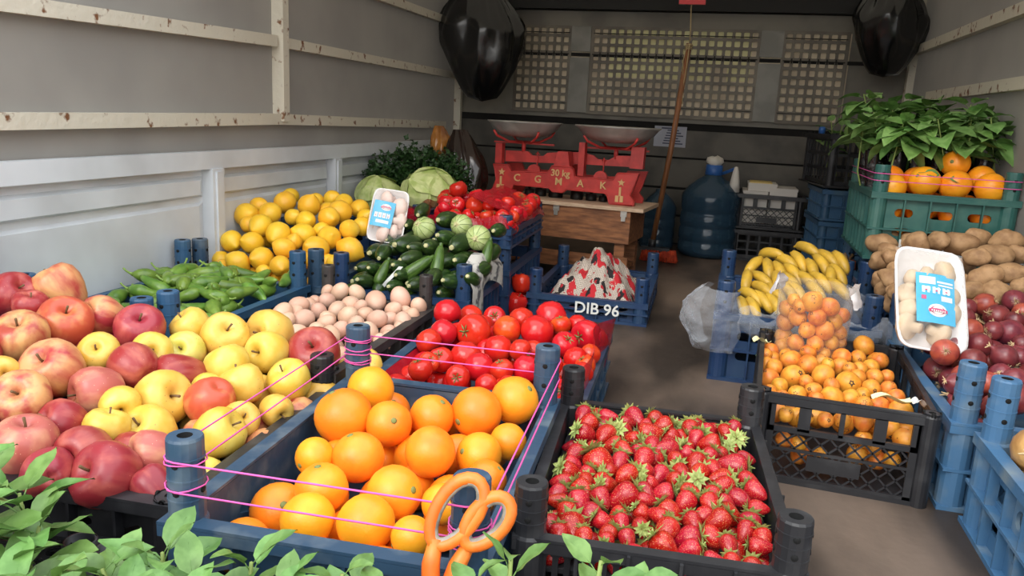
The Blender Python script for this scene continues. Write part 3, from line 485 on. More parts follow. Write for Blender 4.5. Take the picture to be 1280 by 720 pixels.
mat('floor_ply', S(114, 97, 84), 0.5, S(54, 45, 39), 4.5, 0.36, 0.60, bump=0.15, bscale=25, detail=9, streak=(1, 0.4, 1))
mat('pale_wood', S(205, 178, 150), 0.6, S(178, 148, 120), 30, streak=(1, 12, 12), bump=0.1)
mat('brown_wood', S(156, 102, 64), 0.6, S(104, 64, 38), 10, 0.35, 0.65, streak=(1.2, 6, 8), bump=0.15, detail=6)
mat('blue_plastic', S(44, 82, 116), 0.45, S(64, 92, 112), 14, 0.45, 0.75, bump=0.05, rnd=0.12)
mat('navy_plastic', S(44, 70, 94), 0.45, S(104, 116, 124), 18, 0.50, 0.78, bump=0.06)
mat('deep_plastic', S(30, 55, 92), 0.4, S(42, 66, 96), 14, bump=0.04)
mat('dusty_blue', S(66, 106, 142), 0.5, S(112, 130, 142), 16, 0.5, 0.75, bump=0.06, rnd=0.05)
mat('green_plastic', S(42, 90, 84), 0.45, S(70, 110, 100), 14, 0.45, 0.75, bump=0.05)
mat('black_plastic', S(38, 38, 41), 0.4, S(62, 62, 64), 16, 0.52, 0.75, bump=0.05)
mat('brown_plastic', S(52, 48, 47), 0.5, S(74, 68, 64), 16, 0.5, 0.75)
mat('hole', S(8, 8, 8), 0.9)
mat('print_white', S(225, 225, 220), 0.6)
mat('print_green', S(130, 170, 120), 0.6)
mat('pink_string', S(225, 90, 165), 0.6)
mat('beige_string', S(180, 160, 120), 0.8)
mat('red_paint', S(196, 58, 52), 0.45, S(170, 48, 44), 20, bump=0.06)
mat('gold_paint', S(205, 165, 110), 0.5)
mat('steel_pan', S(196, 192, 186), 0.34, S(170, 166, 160), 12, metal=.35, bump=0.04)
mat('iron', S(40, 36, 34), 0.5, metal=0.6)
mat('latch_metal', S(200, 196, 188), 0.35, metal=0.8)

def translucent(name, col, amount, col2=None):
    """tarpaulin that lets some daylight through"""
    m = mat(name, col, 0.6, col2, 3); N = m.node_tree.nodes; t = N.new('ShaderNodeBsdfTranslucent'); t.inputs[0].default_value = (*col, 1)
    x = N.new('ShaderNodeMixShader'); x.inputs[0].default_value = amount
    m.node_tree.links.new(N['Principled BSDF'].outputs[0], x.inputs[1]); m.node_tree.links.new(t.outputs[0], x.inputs[2]); m.node_tree.links.new(x.outputs[0], N['Material Output'].inputs[0]); return m
# ---------------------------------------------------------------- the truck bed
XL, XR, YB, ZC = -1.40, 0.80, 4.12, 1.34
translucent('tarp', S(168, 164, 158), .30, S(156, 152, 147))
b = B(); b.box(-60, 60, -60, 60, -1.02, -1.0); struct('ground', b, [mat('asphalt', S(150, 146, 140), 0.9, S(128, 124, 118), 2)])
b = B(); b.box(XL - .05, XR + .05, 0.30, YB + .1, -0.06, 0.0); struct('floor', b, ['floor_ply'])
translucent('roof_tarp', S(200, 194, 184), .55)
b = B(); b.box(XL - .05, XR + .05, 1.7, YB + .1, ZC, ZC + .004); struct('ceiling', b, ['roof_tarp'])
b = B(); b.box(XL - .03, XL, 0.42, YB, 0.465, ZC); struct('wall_left', b, ['tarp'])
b = B(); b.box(XR, XR + .03, 0.42, YB, 0.30, ZC); struct('wall_right', b, ['tarp'])
# left steel sideboard: pressed panels between uprights
side = B(); side.box(XL - .03, XL + .004, 0.42, YB, 0.0, 0.465); sb = struct('wall_left_sideboard', side, ['white_steel'])
b = B(); b.box(XL + .004, XL + .034, 0.42, YB, 0.428, 0.476); spart('top_ledge', b, sb, ['white_steel'])
ups = [0.62, 1.18, 1.935, 2.66, 3.40]
for y in ups:
    b = B(); b.box(XL + .004, XL + .040, y - .026, y + .026, 0.0, 0.428); b.box(XL + .04, XL + .046, y - .014, y + .014, 0.01, 0.42)
    spart('upright', b, sb, ['white_steel'])
ys = [0.42] + ups + [YB]
for i in range(len(ys) - 1):
    y0, y1 = ys[i] + .026, ys[i + 1] - .026
    if y1 - y0 < .1: continue
    for z0, z1, d in ((0.350, 0.406, .016), (0.02, 0.335, .010)):
        b = B(); X = XL + .004; c = .03
        o = [(y0, z0), (y1, z0), (y1, z1), (y0, z1)]; inn = [(y0 + c, z0 + .008), (y1 - c, z0 + .008), (y1 - c, z1 - .008), (y0 + c, z1 - .008)]
        b.add([(X, y, z) for y, z in o] + [(X + d, y, z) for y, z in inn], [(4, 5, 6, 7), (0, 1, 5, 4), (1, 2, 6, 5), (2, 3, 7, 6), (3, 0, 4, 7)])
        spart('pressed_panel', b, sb, ['white_steel'])
# right sideboard, mostly hidden
b = B(); b.box(XR - .004, XR + .03, 0.42, YB, 0.0, 0.30); struct('wall_right_sideboard', b, ['white_steel'])
# rusty rails and posts of the tarp frame
def rail(n, pts, w, h):
    b = B()
    for p, q in zip(pts, pts[1:]): b.bar(p, q, w, h)
    o = struct('trim_%d' % n, b, ['rust_rail']); return o
rail(1, [(XL + .016, 0.45, .545), (XL + .016, 2.26, .566), (XL + .016, 3.84, .549)], .03, .034)
rail(2, [(XL + .016, 0.45, .760), (XL + .016, 2.27, .804)], .026, .034)
rail(3, [(XL + .016, 2.33, .803), (XL + .016, YB - .02, .800)], .026, .032)
rail(4, [(XL + .020, 2.30, .560), (XL + .018, 2.30, ZC)], .034, .042)
rail(5, [(XL + .016, 2.33, 1.045), (XL + .016, YB - .02, 1.055)], .026, .034)
rail(6, [(XL + .02, 4.05, .42), (XL + .02, 4.05, ZC)], .03, .036)
rail(7, [(XR - .016, 0.45, .985), (XR - .016, 3.99, .985)], .026, .036)
rail(8, [(XR - .016, 0.45, .775), (XR - .016, 3.60, .775)], .026, .036)
rail(9, [(XR - .016, 4.02, .30), (XR - .016, 4.00, ZC)], .03, .044)
# head board: sheets with open joints
b = B(); b.box(XL, XR, YB + .02, YB + .05, 0, ZC); wb = struct('wall_back', b, ['dark_gap'])
for z0, z1, m in ((0.01, .145, 'back_board'), (.158, .285, 'back_board'), (.298, .44, 'back_board'), (.450, .583, 'back_board'), (.618, 1.146, 'back_steel')):
    b = B(); b.box(XL + .01, XR - .01, YB, YB + .02, z0, z1); spart('head_board', b, wb, [m])
b = B(); b.box(XL + .02, XR - .02, YB - .05, YB, 1.150, ZC); spart('head_beam', b, wb, ['black_board'])
b = B(); b.box(XL + .01, XR - .01, YB - .012, YB, .925, .942); spart('cross_bar', b, wb, ['dark_gap'])
b = B(); b.box(XL + .01, XR - .01, YB - .004, YB, 1.018, 1.026); spart('seam', b, wb, ['cover_plate'])
b = B(); b.box(-1.09, .53, YB - .006, YB - .002, .655, 1.066); spart('tan_sheet', b, wb, ['tan_sheet'])
b = B(); b.box(-.60, .085, YB - .009, YB - .006, .905, 1.064); b.box(-.60, -.10, YB - .009, YB - .006, .83, .905); b.box(-.02, .085, YB - .009, YB - .006, .83, .905)
spart('yellow_sheet', b, wb, ['yellow_sheet'])
def grille(x0, x1, nx):
    z0, z1, nz = .650, 1.066, 10
    px, pz = (x1 - x0) / nx, (z1 - z0) / nz; holes = []
    for i in range(nx):
        for k in range(nz): holes.append(slot(x0 + px * (i + .5), z0 + pz * (k + .5), px * .66, pz * .66, n=1, rnd=.25))
    me = plate('grille_panel', [(x0 - .01, z0 - .01), (x1 + .01, z0 - .01), (x1 + .01, z1 + .006), (x0 - .01, z1 + .006)], holes, .004, ['grille_steel'])
    o = put('grille_panel', me, loc=(0, YB - .022, 0)); o['kind'] = 'structure'
    b = B()
    for i in range(1, nx):   # tabs where the sheet joints show dark
        x = x0 + px * i
        for z in (.935,): b.box(x - .004, x + .004, -.0035, .002, z - .012, z + .012)
    b.box(x0, x1, -.003, .002, .932, .937); b.box(x0, x1, -.003, .002, 1.036, 1.040); b.box(x0, x1, -.003, .002, .688, .692)
    put('joint', b.mesh('joint', ['dark_gap']), o)
    return o
grille(-1.085, -.808, 7); grille(-.690, .115, 20); grille(.232, .512, 7)
for i, (x0, x1) in enumerate(((-.80, -.70), (.122, .226))):
    b = B(); b.box(x0, x1, YB - .03, YB - .018, .948, 1.070); b.box(x0, x1, YB - .03, YB - .018, .646, .918)
    struct('trim_%d' % (10 + i), b, ['cover_plate'])

# ---------------------------------------------------------------- crates
PC = {}
def post_mesh(z0, zr, zp, r, m):
    k = ('post', round(zr - z0, 3), round(zp - zr, 3), r, m)
    if k not in PC:
        h = zr - z0; t = zp - z0; b = B()
        pr = [(r * 1.12, 0), (r * 1.12, h - .004), (r, h)]
        nr = 3
        for i in range(nr):
            z = h + (t - h) * (i + 1) / (nr + 1); pr += [(r, z - .0012), (r * 1.035, z - .0010), (r * 1.035, z + .0010), (r, z + .0012)]
        pr += [(r, t - .003), (r * .93, t), (r * .42, t)]
        b.lathe(pr, 16, smooth=False, cap=False)
        b.lathe([(r * .42, t), (r * .40, t - .012), (.0001, t - .012)], 16, mi=1, cap=False)
        for zz in (h + (t - h) * .36, h + (t - h) * .70):
            for a in (-90, 0, 180):
                Mx = Matrix.Rotation(math.radians(a), 4, 'Z') @ Matrix.Translation((r * .97, 0, zz)) @ Matrix.Rotation(PI / 2, 4, 'Y')
                b.lathe([(.0042, -.002), (.0042, r * .05), (.0001, r * .05)], 8, M=Mx, mi=1)
        PC[k] = b.mesh('corner_post', [m, 'hole'])
    return PC[k]
def panel_mesh(style, w, h, m, seed=0):
    k = ('panel', style, round(w, 3), round(h, 3), m)
    if k in PC: return PC[k]
    outer = [(-w / 2, 0), (w / 2, 0), (w / 2, h), (-w / 2, h)]; holes = []
    if style == 'slots':
        n = max(2, int(w / .085)); rows = max(1, int((h - .03) / .05))
        for r in range(rows):
            for i in range(n): holes.append(slot(-w / 2 + w * (i + .5) / n, h * .30 + (h * .62) * (r + .2) / rows, w / n * .66, min(.022, h * .2)))
    elif style == 'small':
        n = max(3, int(w / .07))
        for r in range(2):
            for i in range(n): holes.append(slot(-w / 2 + w * (i + .5) / n, h * (.3 + .3 * r), w / n * .55, .012, 0.35 if r else -0.1))
    elif style == 'oval':
        n = max(2, int(w / .075))
        for r in range(2):
            for i in range(n): holes.append(slot(-w / 2 + w * (i + .5) / n, h * (.42 + .30 * r), w / n * (.62 if (i % 3) else .5), h * .13))
    elif style == 'wide':
        n = max(2, int(w / .11))
        for r in range(2):
            for i in range(n): holes.append(slot(-w / 2 + w * (i + .5) / n, h * (.30 + .34 * r), w / n * .66, h * .20))
    elif style == 'comb':
        n = max(4, int(w / .014))
        for i in range(n): holes.append(slot(-w / 2 + w * (i + .5) / n, h * .60, w / n * .5, h * .5, n=1))
    if style == 'lattice':
        b = B(); t = .004
        for z0, z1 in ((0, .008), (h * .62 - .005, h * .62 + .005), (h - .014, h)): b.box(-w / 2, w / 2, -t, t, z0, z1)
        b.box(-w / 2, w / 2, -t * .6, t * .6, h * .36, h * .36 + .005)
        for i in range(5):
            x = -w / 2 + w * i / 4; tw = .004 if i % 2 == 0 else .010
            b.box(max(-w / 2, x - tw), min(w / 2, x + tw), -t, t, h * .62, h)
        b.box(-w / 2, -w / 2 + .012, -t, t, 0, h); b.box(w / 2 - .012, w / 2, -t, t, 0, h)
        b.box(-w * .2, w * .16, -t * .8, t * .8, h * .16, h * .34)
        H = h * .62; st = .028; n = int((w + H) / st) + 1
        for i in range(n):
            for sgn in (1, -1):
                x0 = -w / 2 - H + st * i if sgn > 0 else -w / 2 + st * i
                x1 = x0 + sgn * H
                za, zb = 0.0, H
                xa, xb = x0, x1
                lo, hi = -w / 2, w / 2
                def clip(xa, za, xb, zb):
                    pts = []
                    for t_ in np.linspace(0, 1, 61):
                        x = xa + (xb - xa) * t_
                        if lo <= x <= hi: pts.append((x, za + (zb - za) * t_))
                    return (pts[0], pts[-1]) if len(pts) > 1 else None
                c = clip(xa, za, xb, zb)
                if c and abs(c[0][0] - c[1][0]) > .004: b.bar((c[0][0], 0, c[0][1]), (c[1][0], 0, c[1][1]), .0032, .0022, up=(0, 1, 0))
        PC[k] = b.mesh('side_panel', [m])
    elif style == 'window':
        b = B(); t = .003
        for z0, z1 in ((0, .02), (h * .3, h * .36), (h * .6, h * .66), (h - .02, h)): b.box(-w / 2, w / 2, -t, t, z0, z1)
        n = max(4, int(w / .045))
        for i in range(n + 1):
            x = -w / 2 + w * i / n; b.box(max(-w / 2, x - .005), min(w / 2, x + .005), -t, t, 0, h)
        PC[k] = b.mesh('side_panel', [m])
    else:
        PC[k] = plate('side_panel', outer, holes, .005, [m])
    return PC[k]
def crate(label, loc, rz, W, L, zr, zp, z0=0.0, m='navy_plastic', style='small', style2=None, base=.03, posts=(1, 1, 1, 1), r=.021, ribs=True, rim_m=None, tilt=None, group=None, ro=.024):
    """loc: centre on the ground; W, L: distance between corner posts; zr rim height, zp top of the posts, z0 underside"""
    c = empty('crate', (loc[0], loc[1], z0), math.radians(rz)); tag(c, label, 'crate', group)
    h = zr - z0; hx, hy = W / 2, L / 2; rm = rim_m or m
    bse = B(); bse.box(-hx, hx, -hy, hy, 0.002, .010); bse.box(-hx, hx, -hy, hy, base - z0 - .006, base - z0)
    for i in range(5): bse.box(-hx, hx, -hy + L * i / 4.2, -hy + L * i / 4.2 + .02, .0, .012)
    put('base', bse.mesh('base', [m]), c)
    st2 = style2 or style
    for k, (w, x, y, a, st) in enumerate(((W - 2 * r, 0, -hy - .006, 0, style), (W - 2 * r, 0, hy + .006, 180, style), (L - 2 * r, -hx - .006, 0, -90, st2), (L - 2 * r, hx + .006, 0, 90, st2))):
        put('side_panel', panel_mesh(st, w, h - .012, m), c, (x, y, .006), (0, 0, math.radians(a)))
    rim = B(); o = .024; t = .010
    def ring(z0_, z1_, o, t):
        rim.box(-hx - o, hx + o, -hy - o, -hy - o + t, z0_, z1_); rim.box(-hx - o, hx + o, hy + o - t, hy + o, z0_, z1_)
        rim.box(-hx - o, -hx - o + t, -hy - o + t, hy + o - t, z0_, z1_); rim.box(hx + o - t, hx + o, -hy - o + t, hy + o - t, z0_, z1_)
    ring(h - .018, h - .0045, ro, .008); ring(h - .004, h, ro, ro - .002)
    if h > .06 and ribs: ring(h * .45, h * .45 + .005, ro, ro - .006)
    ring(0, .008, ro, ro - .006)
    put('rim', rim.mesh('rim', [rm]), c)
    if ribs:
        rb = B()
        for s_ in (-1, 1):
            for i in range(1, 5):
                x = -hx + W * i / 5; rb.box(x - .002, x + .002, s_ * (hy + .015) - .008, s_ * (hy + .015) + .008, 0.004, h - .004)
            for i in range(1, 7):
                y = -hy + L * i / 7; rb.box(s_ * (hx + .015) - .008, s_ * (hx + .015) + .008, y - .002, y + .002, 0.004, h - .004)
        put('ribs', rb.mesh('ribs', [m]), c)['kind'] = 'stuff'
    for (sx, sy), on in zip(((-1, -1), (1, -1), (-1, 1), (1, 1)), posts):
        zt = zp if on == 1 else (on if on else zr + .002)
        put('corner_post', post_mesh(z0, zr, zt, r, rm), c, (sx * hx, sy * hy, 0))
    if tilt: c.rotation_euler = (math.radians(tilt[0]), math.radians(tilt[1]), math.radians(rz))
    return c
orange_crate = crate('dark blue crate of oranges with pink string tied round its posts', (-.399, .968), 3.2, .335, .50, .150, .248, m='navy_plastic', style='small', base=.052)
straw_crate = crate('black low crate heaped with strawberries, nearest in front', (-.044, 1.080), 4.2, .3015, .45, .131, .195, m='black_plastic', style='comb', style2='plain', base=.085, r=.020, ro=.018)
tomato_crate = crate('blue crate of loose tomatoes behind the string-tied orange crate', (-.402, 1.525), 2, .365, .455, .128, .131, m='navy_plastic', style='slots', base=.045, r=.016)
egg_crate = crate('brown-black crate filled with eggs', (-.775, 1.472), 1, .255, .50, .155, .158, m='brown_plastic', style='plain', base=.095, posts=(0, 0, .235, .235), r=.016)
yellow_crate = crate('dark crate of mixed yellow and red apples beside the oranges', (-.800, .975), 3, .335, .43, .130, .150, m='black_plastic', style='small', base=.06, posts=(0, 0, .19, .19))
red_crate = crate('blue crate of red apples against the white sideboard', (-1.175, .985), 2, .30, .46, .165, .245, m='blue_plastic', style='small', base=.06, posts=(0, 0, 1, 1))
pepper_crate = crate('blue crate of long green peppers at left wall', (-1.180, 1.511), .9, .335, .50, .162, .252, m='blue_plastic', style='plain', base=.06)
lemon_crate = crate('blue crate heaped with lemons by the white sideboard', (-1.181, 2.065), 3.5, .335, .50, .155, .250, m='navy_plastic', style='slots', base=.08)
zuc_crate = crate('blue crate of zucchini lined with newspaper', (-.793, 2.045), 1, .348, .28, .140, .232, m='deep_plastic', style='slots', base=.08)
vine_under = crate('blue crate supporting the red-lined tomato crate', (-.79, 2.53), 1.5, .335, .46, .15, .216, m='deep_plastic', style='wide', base=.03)
vine_crate = crate('upper blue crate of vine tomatoes with red plastic liner', (-.79, 2.525), 1.5, .335, .46, .278, .318, z0=.218, m='deep_plastic', style='slots', base=.245)
cabbage_crate = crate('blue crate holding cabbages and parsley at left wall', (-1.180, 2.86), 1, .30, .50, .205, .288, m='deep_plastic', style='slots', base=.19)
fabric_crate = crate('blue crate numbered 96 holding a patterned cloth bundle', (-.368, 2.637), 1.2, .335, .50, .072, .148, m='deep_plastic', style='small', base=.02)
banana_crate = crate('blue crate of bananas standing right of the aisle', (.216, 2.204), -1, .335, .50, .172, .249, m='deep_plastic', style='slots', base=.155)
loquat_crate = crate('black lattice crate of loquats on the floor', (.262, 1.605), -3.5, .272, .43, .165, .168, m='black_plastic', style='lattice', base=.014, r=.014, ribs=False, ro=.011)
onion_crate = crate('dusty blue crate of red onions at right wall', (.605, 1.645), 0, .335, .49, .157, .258, m='dusty_blue', style='wide', base=.07)
near_crate = crate('dusty blue crate at right edge, nearest, holding yellow onions', (.632, 1.080), 0, .335, .49, .157, .258, m='dusty_blue', style='wide', base=.07)
potato_crate = crate('deep blue crate under the potato heap', (.605, 2.185), 0, .335, .46, .157, .258, m='deep_plastic', style='slots', base=.10)
green_under = crate('blue crate stacked under the green orange crate', (.61, 2.74), 0, .30, .34, .18, .262, m='blue_plastic', style='plain', base=.03)
green_crate = crate('green crate of leafy oranges high on the right', (.611, 2.645), -.5, .331, .42, .459, .534, z0=.266, m='green_plastic', style='oval', base=.32)

# ---------------------------------------------------------------- fruit and vegetables
def fmat(name, col, rough=0.5, col2=None, scale=10.0, lo=0.4, hi=0.6, **k):
    """material for a piece modelled at unit size: texture scales given per metre of the real piece"""
    q = 0.018 if 'straw' in name else 0.022 if ('egg' in name or 'loquat' in name or 'pepper' in name or 'banana' in name) else 0.036
    if 'bscale' in k: k['bscale'] *= q
    if k.get('bump'): k['bump'] *= .5
    if 'spots' in k: k['spots'] = (k['spots'][0], k['spots'][1] * q, k['spots'][2])
    return mat(name, col, rough, col2, scale * 1.6 * q, lo, hi, **k)
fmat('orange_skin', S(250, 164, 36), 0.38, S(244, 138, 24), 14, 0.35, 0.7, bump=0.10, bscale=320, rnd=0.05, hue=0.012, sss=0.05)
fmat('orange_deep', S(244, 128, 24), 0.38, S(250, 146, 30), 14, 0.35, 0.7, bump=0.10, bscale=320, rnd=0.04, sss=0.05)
fmat('stem_green', S(120, 128, 70), 0.7)
fmat('stem_brown', S(110, 84, 54), 0.8)
fmat('apple_yellow', S(218, 174, 66), 0.33, S(228, 196, 98), 24, 0.4, 0.7, spots=(S(168, 130, 62), 95, 0.09), rnd=0.05, hue=0.012)
fmat('apple_green', S(206, 196, 84), 0.33, S(222, 206, 110), 18, spots=(S(150, 130, 60), 95, 0.10), rnd=0.04)
fmat('apple_mixed', S(216, 158, 104), 0.33, S(170, 64, 58), 26, 0.40, 0.62, streak=(1, 1, .35), rnd=0.05, hue=0.012, detail=4)
fmat('apple_orange', S(192, 82, 56), 0.33, S(214, 140, 84), 26, 0.48, 0.72, streak=(1, 1, .45), rnd=0.04)
fmat('apple_pink', S(184, 96, 86), 0.33, S(214, 154, 118), 26, 0.45, 0.72, streak=(1, 1, .45), spots=(S(232, 190, 160), 150, 0.09), rnd=0.05)
fmat('apple_red', S(150, 44, 50), 0.33, S(188, 96, 82), 30, 0.46, 0.74, streak=(1, 1, .3), spots=(S(200, 140, 118), 150, 0.08), rnd=0.10, hue=0.006)
fmat('lemon_skin', S(246, 196, 56), 0.38, S(240, 182, 42), 16, bump=0.10, bscale=260, rnd=0.05, hue=0.008)
fmat('tomato_red', S(204, 32, 26), 0.18, S(218, 56, 34), 12, 0.5, 0.75, rnd=0.07, hue=0.005, sss=0.05)
fmat('tomato_orange', S(226, 84, 30), 0.18, S(214, 48, 28), 16, rnd=0.05)
fmat('calyx_green', S(88, 110, 50), 0.6, S(120, 130, 70), 60)
fmat('egg_shell', S(208, 164, 138), 0.5, S(218, 180, 156), 12, rnd=0.07, hue=0.01, bump=0.02, bscale=300)
fmat('zucchini_skin', S(36, 58, 22), 0.3, S(66, 92, 38), 60, 0.52, 0.66, streak=(1, 1, .25), rnd=0.18, hue=0.01, spots=(S(92, 116, 58), 150, 0.10))
fmat('zucchini_light', S(78, 106, 44), 0.3, S(56, 82, 30), 60, 0.45, 0.6, streak=(1, 1, .15), rnd=0.1)
fmat('squash_pale', S(168, 184, 112), 0.35, S(188, 200, 138), 30, rnd=0.05)
fmat('squash_line', S(96, 122, 56), 0.5)
fmat('stem_pale', S(196, 190, 140), 0.7)
fmat('loquat_skin', S(232, 158, 58), 0.42, S(214, 124, 40), 40, 0.40, 0.65, rnd=0.07, hue=0.014, spots=(S(130, 74, 30), 75, 0.14), sss=0.04)
fmat('loquat_end', S(86, 62, 40), 0.8)
fmat('potato_skin', S(176, 138, 98), 0.7, S(142, 106, 72), 22, 0.4, 0.65, bump=0.15, bscale=60, rnd=0.08, spots=(S(110, 80, 50), 60, 0.08))
fmat('onion_red', S(130, 54, 56), 0.3, S(100, 38, 46), 26, 0.42, 0.66, streak=(1, 1, .12), rnd=0.14, hue=0.008)
fmat('onion_copper', S(176, 82, 62), 0.3, S(140, 56, 50), 26, 0.42, 0.66, streak=(1, 1, .12), rnd=0.1)
fmat('onion_yellow', S(196, 152, 92), 0.42, S(150, 106, 60), 30, 0.4, 0.65, streak=(1, 1, .12), rnd=0.1)
fmat('onion_root', S(206, 178, 134), 0.9)
fmat('strawberry_skin', S(168, 16, 28), 0.25, S(190, 40, 34), 60, 0.50, 0.75, rnd=0.14, hue=0.005, spots=(S(232, 146, 96), 480, 0.27), bump=0.12, bscale=420)
fmat('strawberry_leaf', S(172, 182, 108), 0.6, S(140, 156, 78), 80, rnd=0.12)
fmat('banana_skin', S(206, 164, 52), 0.45, S(186, 148, 50), 18, rnd=0.08, spots=(S(120, 84, 34), 45, 0.10))
fmat('banana_end', S(70, 56, 36), 0.8)
fmat('pepper_green', S(112, 142, 56), 0.28, S(84, 118, 42), 20, rnd=0.2, hue=0.015)
fmat('pepper_stem', S(132, 160, 74), 0.5)

def lumpy(b, amp, freq, seed):
    out = []
    for v in b.v:
        p = Vector(v); n = noise.noise(p * freq + Vector((seed * 3.7, seed * 1.3, 0)))
        out.append(tuple(p * (1 + amp * n)))
    b.v = out
def lathe_obj(name, prof, n, amp=0, freq=1, seed=0, ribs=0, ribamp=0, sx=1, sy=1):
    b = B(); b.lathe(prof, n, sx=sx, sy=sy)
    if ribs:
        b.v = [tuple(Vector((x, y, z)) * (1 + ribamp * math.cos(ribs * math.atan2(y, x)))) for x, y, z in b.v]
    if amp: lumpy(b, amp, freq, seed)
    me = b.mesh(name, ['hole'], fix=True)
    return me
def sphere_prof(n, f=lambda t: (1, 1)):
    out = []
    for i in range(n + 1):
        t = PI * i / n; a, c = f(t); out.append((max(0, math.sin(t)) * a if 0 < i < n else 0.0, -math.cos(t) * c))
    return out
ORANGES = [lathe_obj('orange', sphere_prof(14, lambda t: (1.0, .97 - .05 * math.exp(-(PI - t) ** 2 * 30))), 24, .03, 1.2, k) for k in range(3)]
APPLES = [lathe_obj('apple', [(0, -.70), (.18, -.80), (.40, -.86), (.62, -.76), (.84, -.46), (.97, -.06), (1.0, .22), (.93, .56), (.72, .82), (.45, .90), (.22, .82), (.08, .66), (0, .56)], 24, .06, .9, k) for k in range(4)]
APPLES_TALL = [lathe_obj('apple', [(0, -.86), (.16, -.97), (.36, -1.02), (.55, -.90), (.78, -.52), (.94, -.06), (1.0, .30), (.94, .66), (.72, .92), (.45, .99), (.22, .90), (.08, .72), (0, .6)], 24, .06, .9, k + 9, ribs=5, ribamp=.015) for k in range(3)]
LEMONS = [lathe_obj('lemon', [(0, -1.22), (.14, -1.14), (.30, -1.02), (.64, -.80), (.90, -.42), (1.0, 0), (.90, .44), (.64, .80), (.34, 1.02), (.18, 1.13), (.10, 1.20), (0, 1.21)], 20, .04, 1.4, k) for k in range(3)]
TOMATOES = [lathe_obj('tomato', [(0, -.84), (.3, -.83), (.62, -.70), (.88, -.38), (1.0, .05), (.94, .44), (.72, .74), (.44, .82), (.2, .76), (0, .68)], 24, .05, 1.0, k, ribs=5, ribamp=.012) for k in range(3)]
EGGS = [lathe_obj('egg', sphere_prof(12, lambda t: (.94 + .0 * t, 1.24 if t > PI / 2 else 1.06)), 20)]
ZUCS = [lathe_obj('zucchini', [(0, -1.75), (.40, -1.68), (.72, -1.42), (.93, -.9), (1.0, -.2), (.94, .5), (.78, 1.1), (.56, 1.5), (.36, 1.72), (.30, 1.78), (0, 1.78)], 18, .06, .8, k, ribs=6, ribamp=.012) for k in range(3)]
ZUCL = [lathe_obj('zucchini', [(0, -3.0), (.5, -2.9), (.85, -2.5), (1.0, -1.6), (.95, -.4), (.82, .8), (.62, 1.9), (.48, 2.4), (.42, 2.6), (0, 2.6)], 18, .05, .5, k, ribs=6, ribamp=.012) for k in range(2)]
LOQS = [lathe_obj('loquat', sphere_prof(10, lambda t: (.98, 1.08 - .04 * math.exp(-(PI - t) ** 2 * 8))), 16, .06, 1.3, k) for k in range(3)]
POTS = [lathe_obj('potato', sphere_prof(14, lambda t: (1, 1.35)), 20, .22, 1.1, k + 3, sx=1.0, sy=.86) for k in range(4)]
ONIS = [lathe_obj('onion', [(0, -.86), (.12, -.90), (.35, -.84), (.70, -.62), (.94, -.22), (1.0, .1), (.92, .45), (.66, .76), (.36, .94), (.18, 1.06), (.12, 1.24), (.06, 1.3), (0, 1.3)], 22, .05, 1.0, k) for k in range(3)]
STRAW = [lathe_obj('strawberry', [(0, -.82), (.4, -.86), (.74, -.74), (.94, -.46), (1.0, -.1), (.92, .34), (.72, .82), (.46, 1.22), (.22, 1.46), (0, 1.54)], 16, .10, .9, k, sx=1.0, sy=.9) for k in range(4)]
def part_mesh(name, m, fn): b = B(); fn(b); return b.mesh(name, [m])
STEM = part_mesh('stem', 'stem_brown', lambda b: b.tube([(0, 0, .52), (.02, 0, .8), (.08, .02, 1.06)], [.05, .04, .05], 6))
BUTTON = part_mesh('stem_button', 'stem_green', lambda b: b.lathe([(.13, .86), (.14, .93), (.07, .965), (0, .96)], 8))
def star(b, n, r, z, droop, w=.3, up=0):
    for k in range(n):
        a = 2 * PI * k / n + random.uniform(-.15, .15); L = r * random.uniform(.8, 1.15); c, s_ = math.cos(a), math.sin(a)
        q = [(0.06, 0, 0), (L * .5, w * L * .5, droop * .3 + up), (L, 0, droop + up * .3), (L * .5, -w * L * .5, droop * .3 + up), (L * .5, 0, droop * .3 + up + .05)]
        b.add([(x * c - y * s_, x * s_ + y * c, z + zz) for x, y, zz in q], [(0, 3, 4), (0, 4, 1), (4, 3, 2), (1, 4, 2)])
def tom_calyx(b): star(b, 6, .5, .80, .03, .22); b.tube([(0, 0, .72), (.05, .03, 1.0)], [.06, .05], 6)
TCAL = [part_mesh('calyx', 'calyx_green', tom_calyx) for k in range(2)]
def straw_calyx(b):
    star(b, 9, 1.15, -.84, -.10, .40, up=-.12); star(b, 5, .8, -.90, -.34, .4, up=-.14)
    b.tube([(0, 0, -.84), (.04, .02, -1.15), (.12, .05, -1.45)], [.07, .06, .05], 5)
SCAL = [part_mesh('calyx', 'strawberry_leaf', straw_calyx) for k in range(4)]
ZSTEM = part_mesh('stem', 'stem_pale', lambda b: b.lathe([(.34, 1.70), (.26, 1.84), (.24, 2.0), (.15, 2.03), (0, 2.02)], 6, smooth=False))
ZLSTEM = part_mesh('stem', 'zucchini_light', lambda b: b.lathe([(.44, 2.5), (.32, 2.75), (.28, 3.1), (.34, 3.3), (0, 3.3)], 6, smooth=False))
LEND = part_mesh('blossom_end', 'loquat_end', lambda b: (b.lathe([(.20, .96), (.16, 1.06), (.05, 1.0), (0, .99)], 7), star(b, 5, .3, 1.02, .02, .5)))
def tuft(b):
    for k in range(26):
        a = random.uniform(0, 6.28); r = random.uniform(.1, .42)
        b.tube([(0, 0, -.86), (r * .5 * math.cos(a), r * .5 * math.sin(a), -1.0), (r * math.cos(a + .4), r * math.sin(a + .4), -1.0 - random.uniform(-.06, .16))], [.018, .014, .008], 3)
TUFT = part_mesh('root_tuft', 'onion_root', tuft)
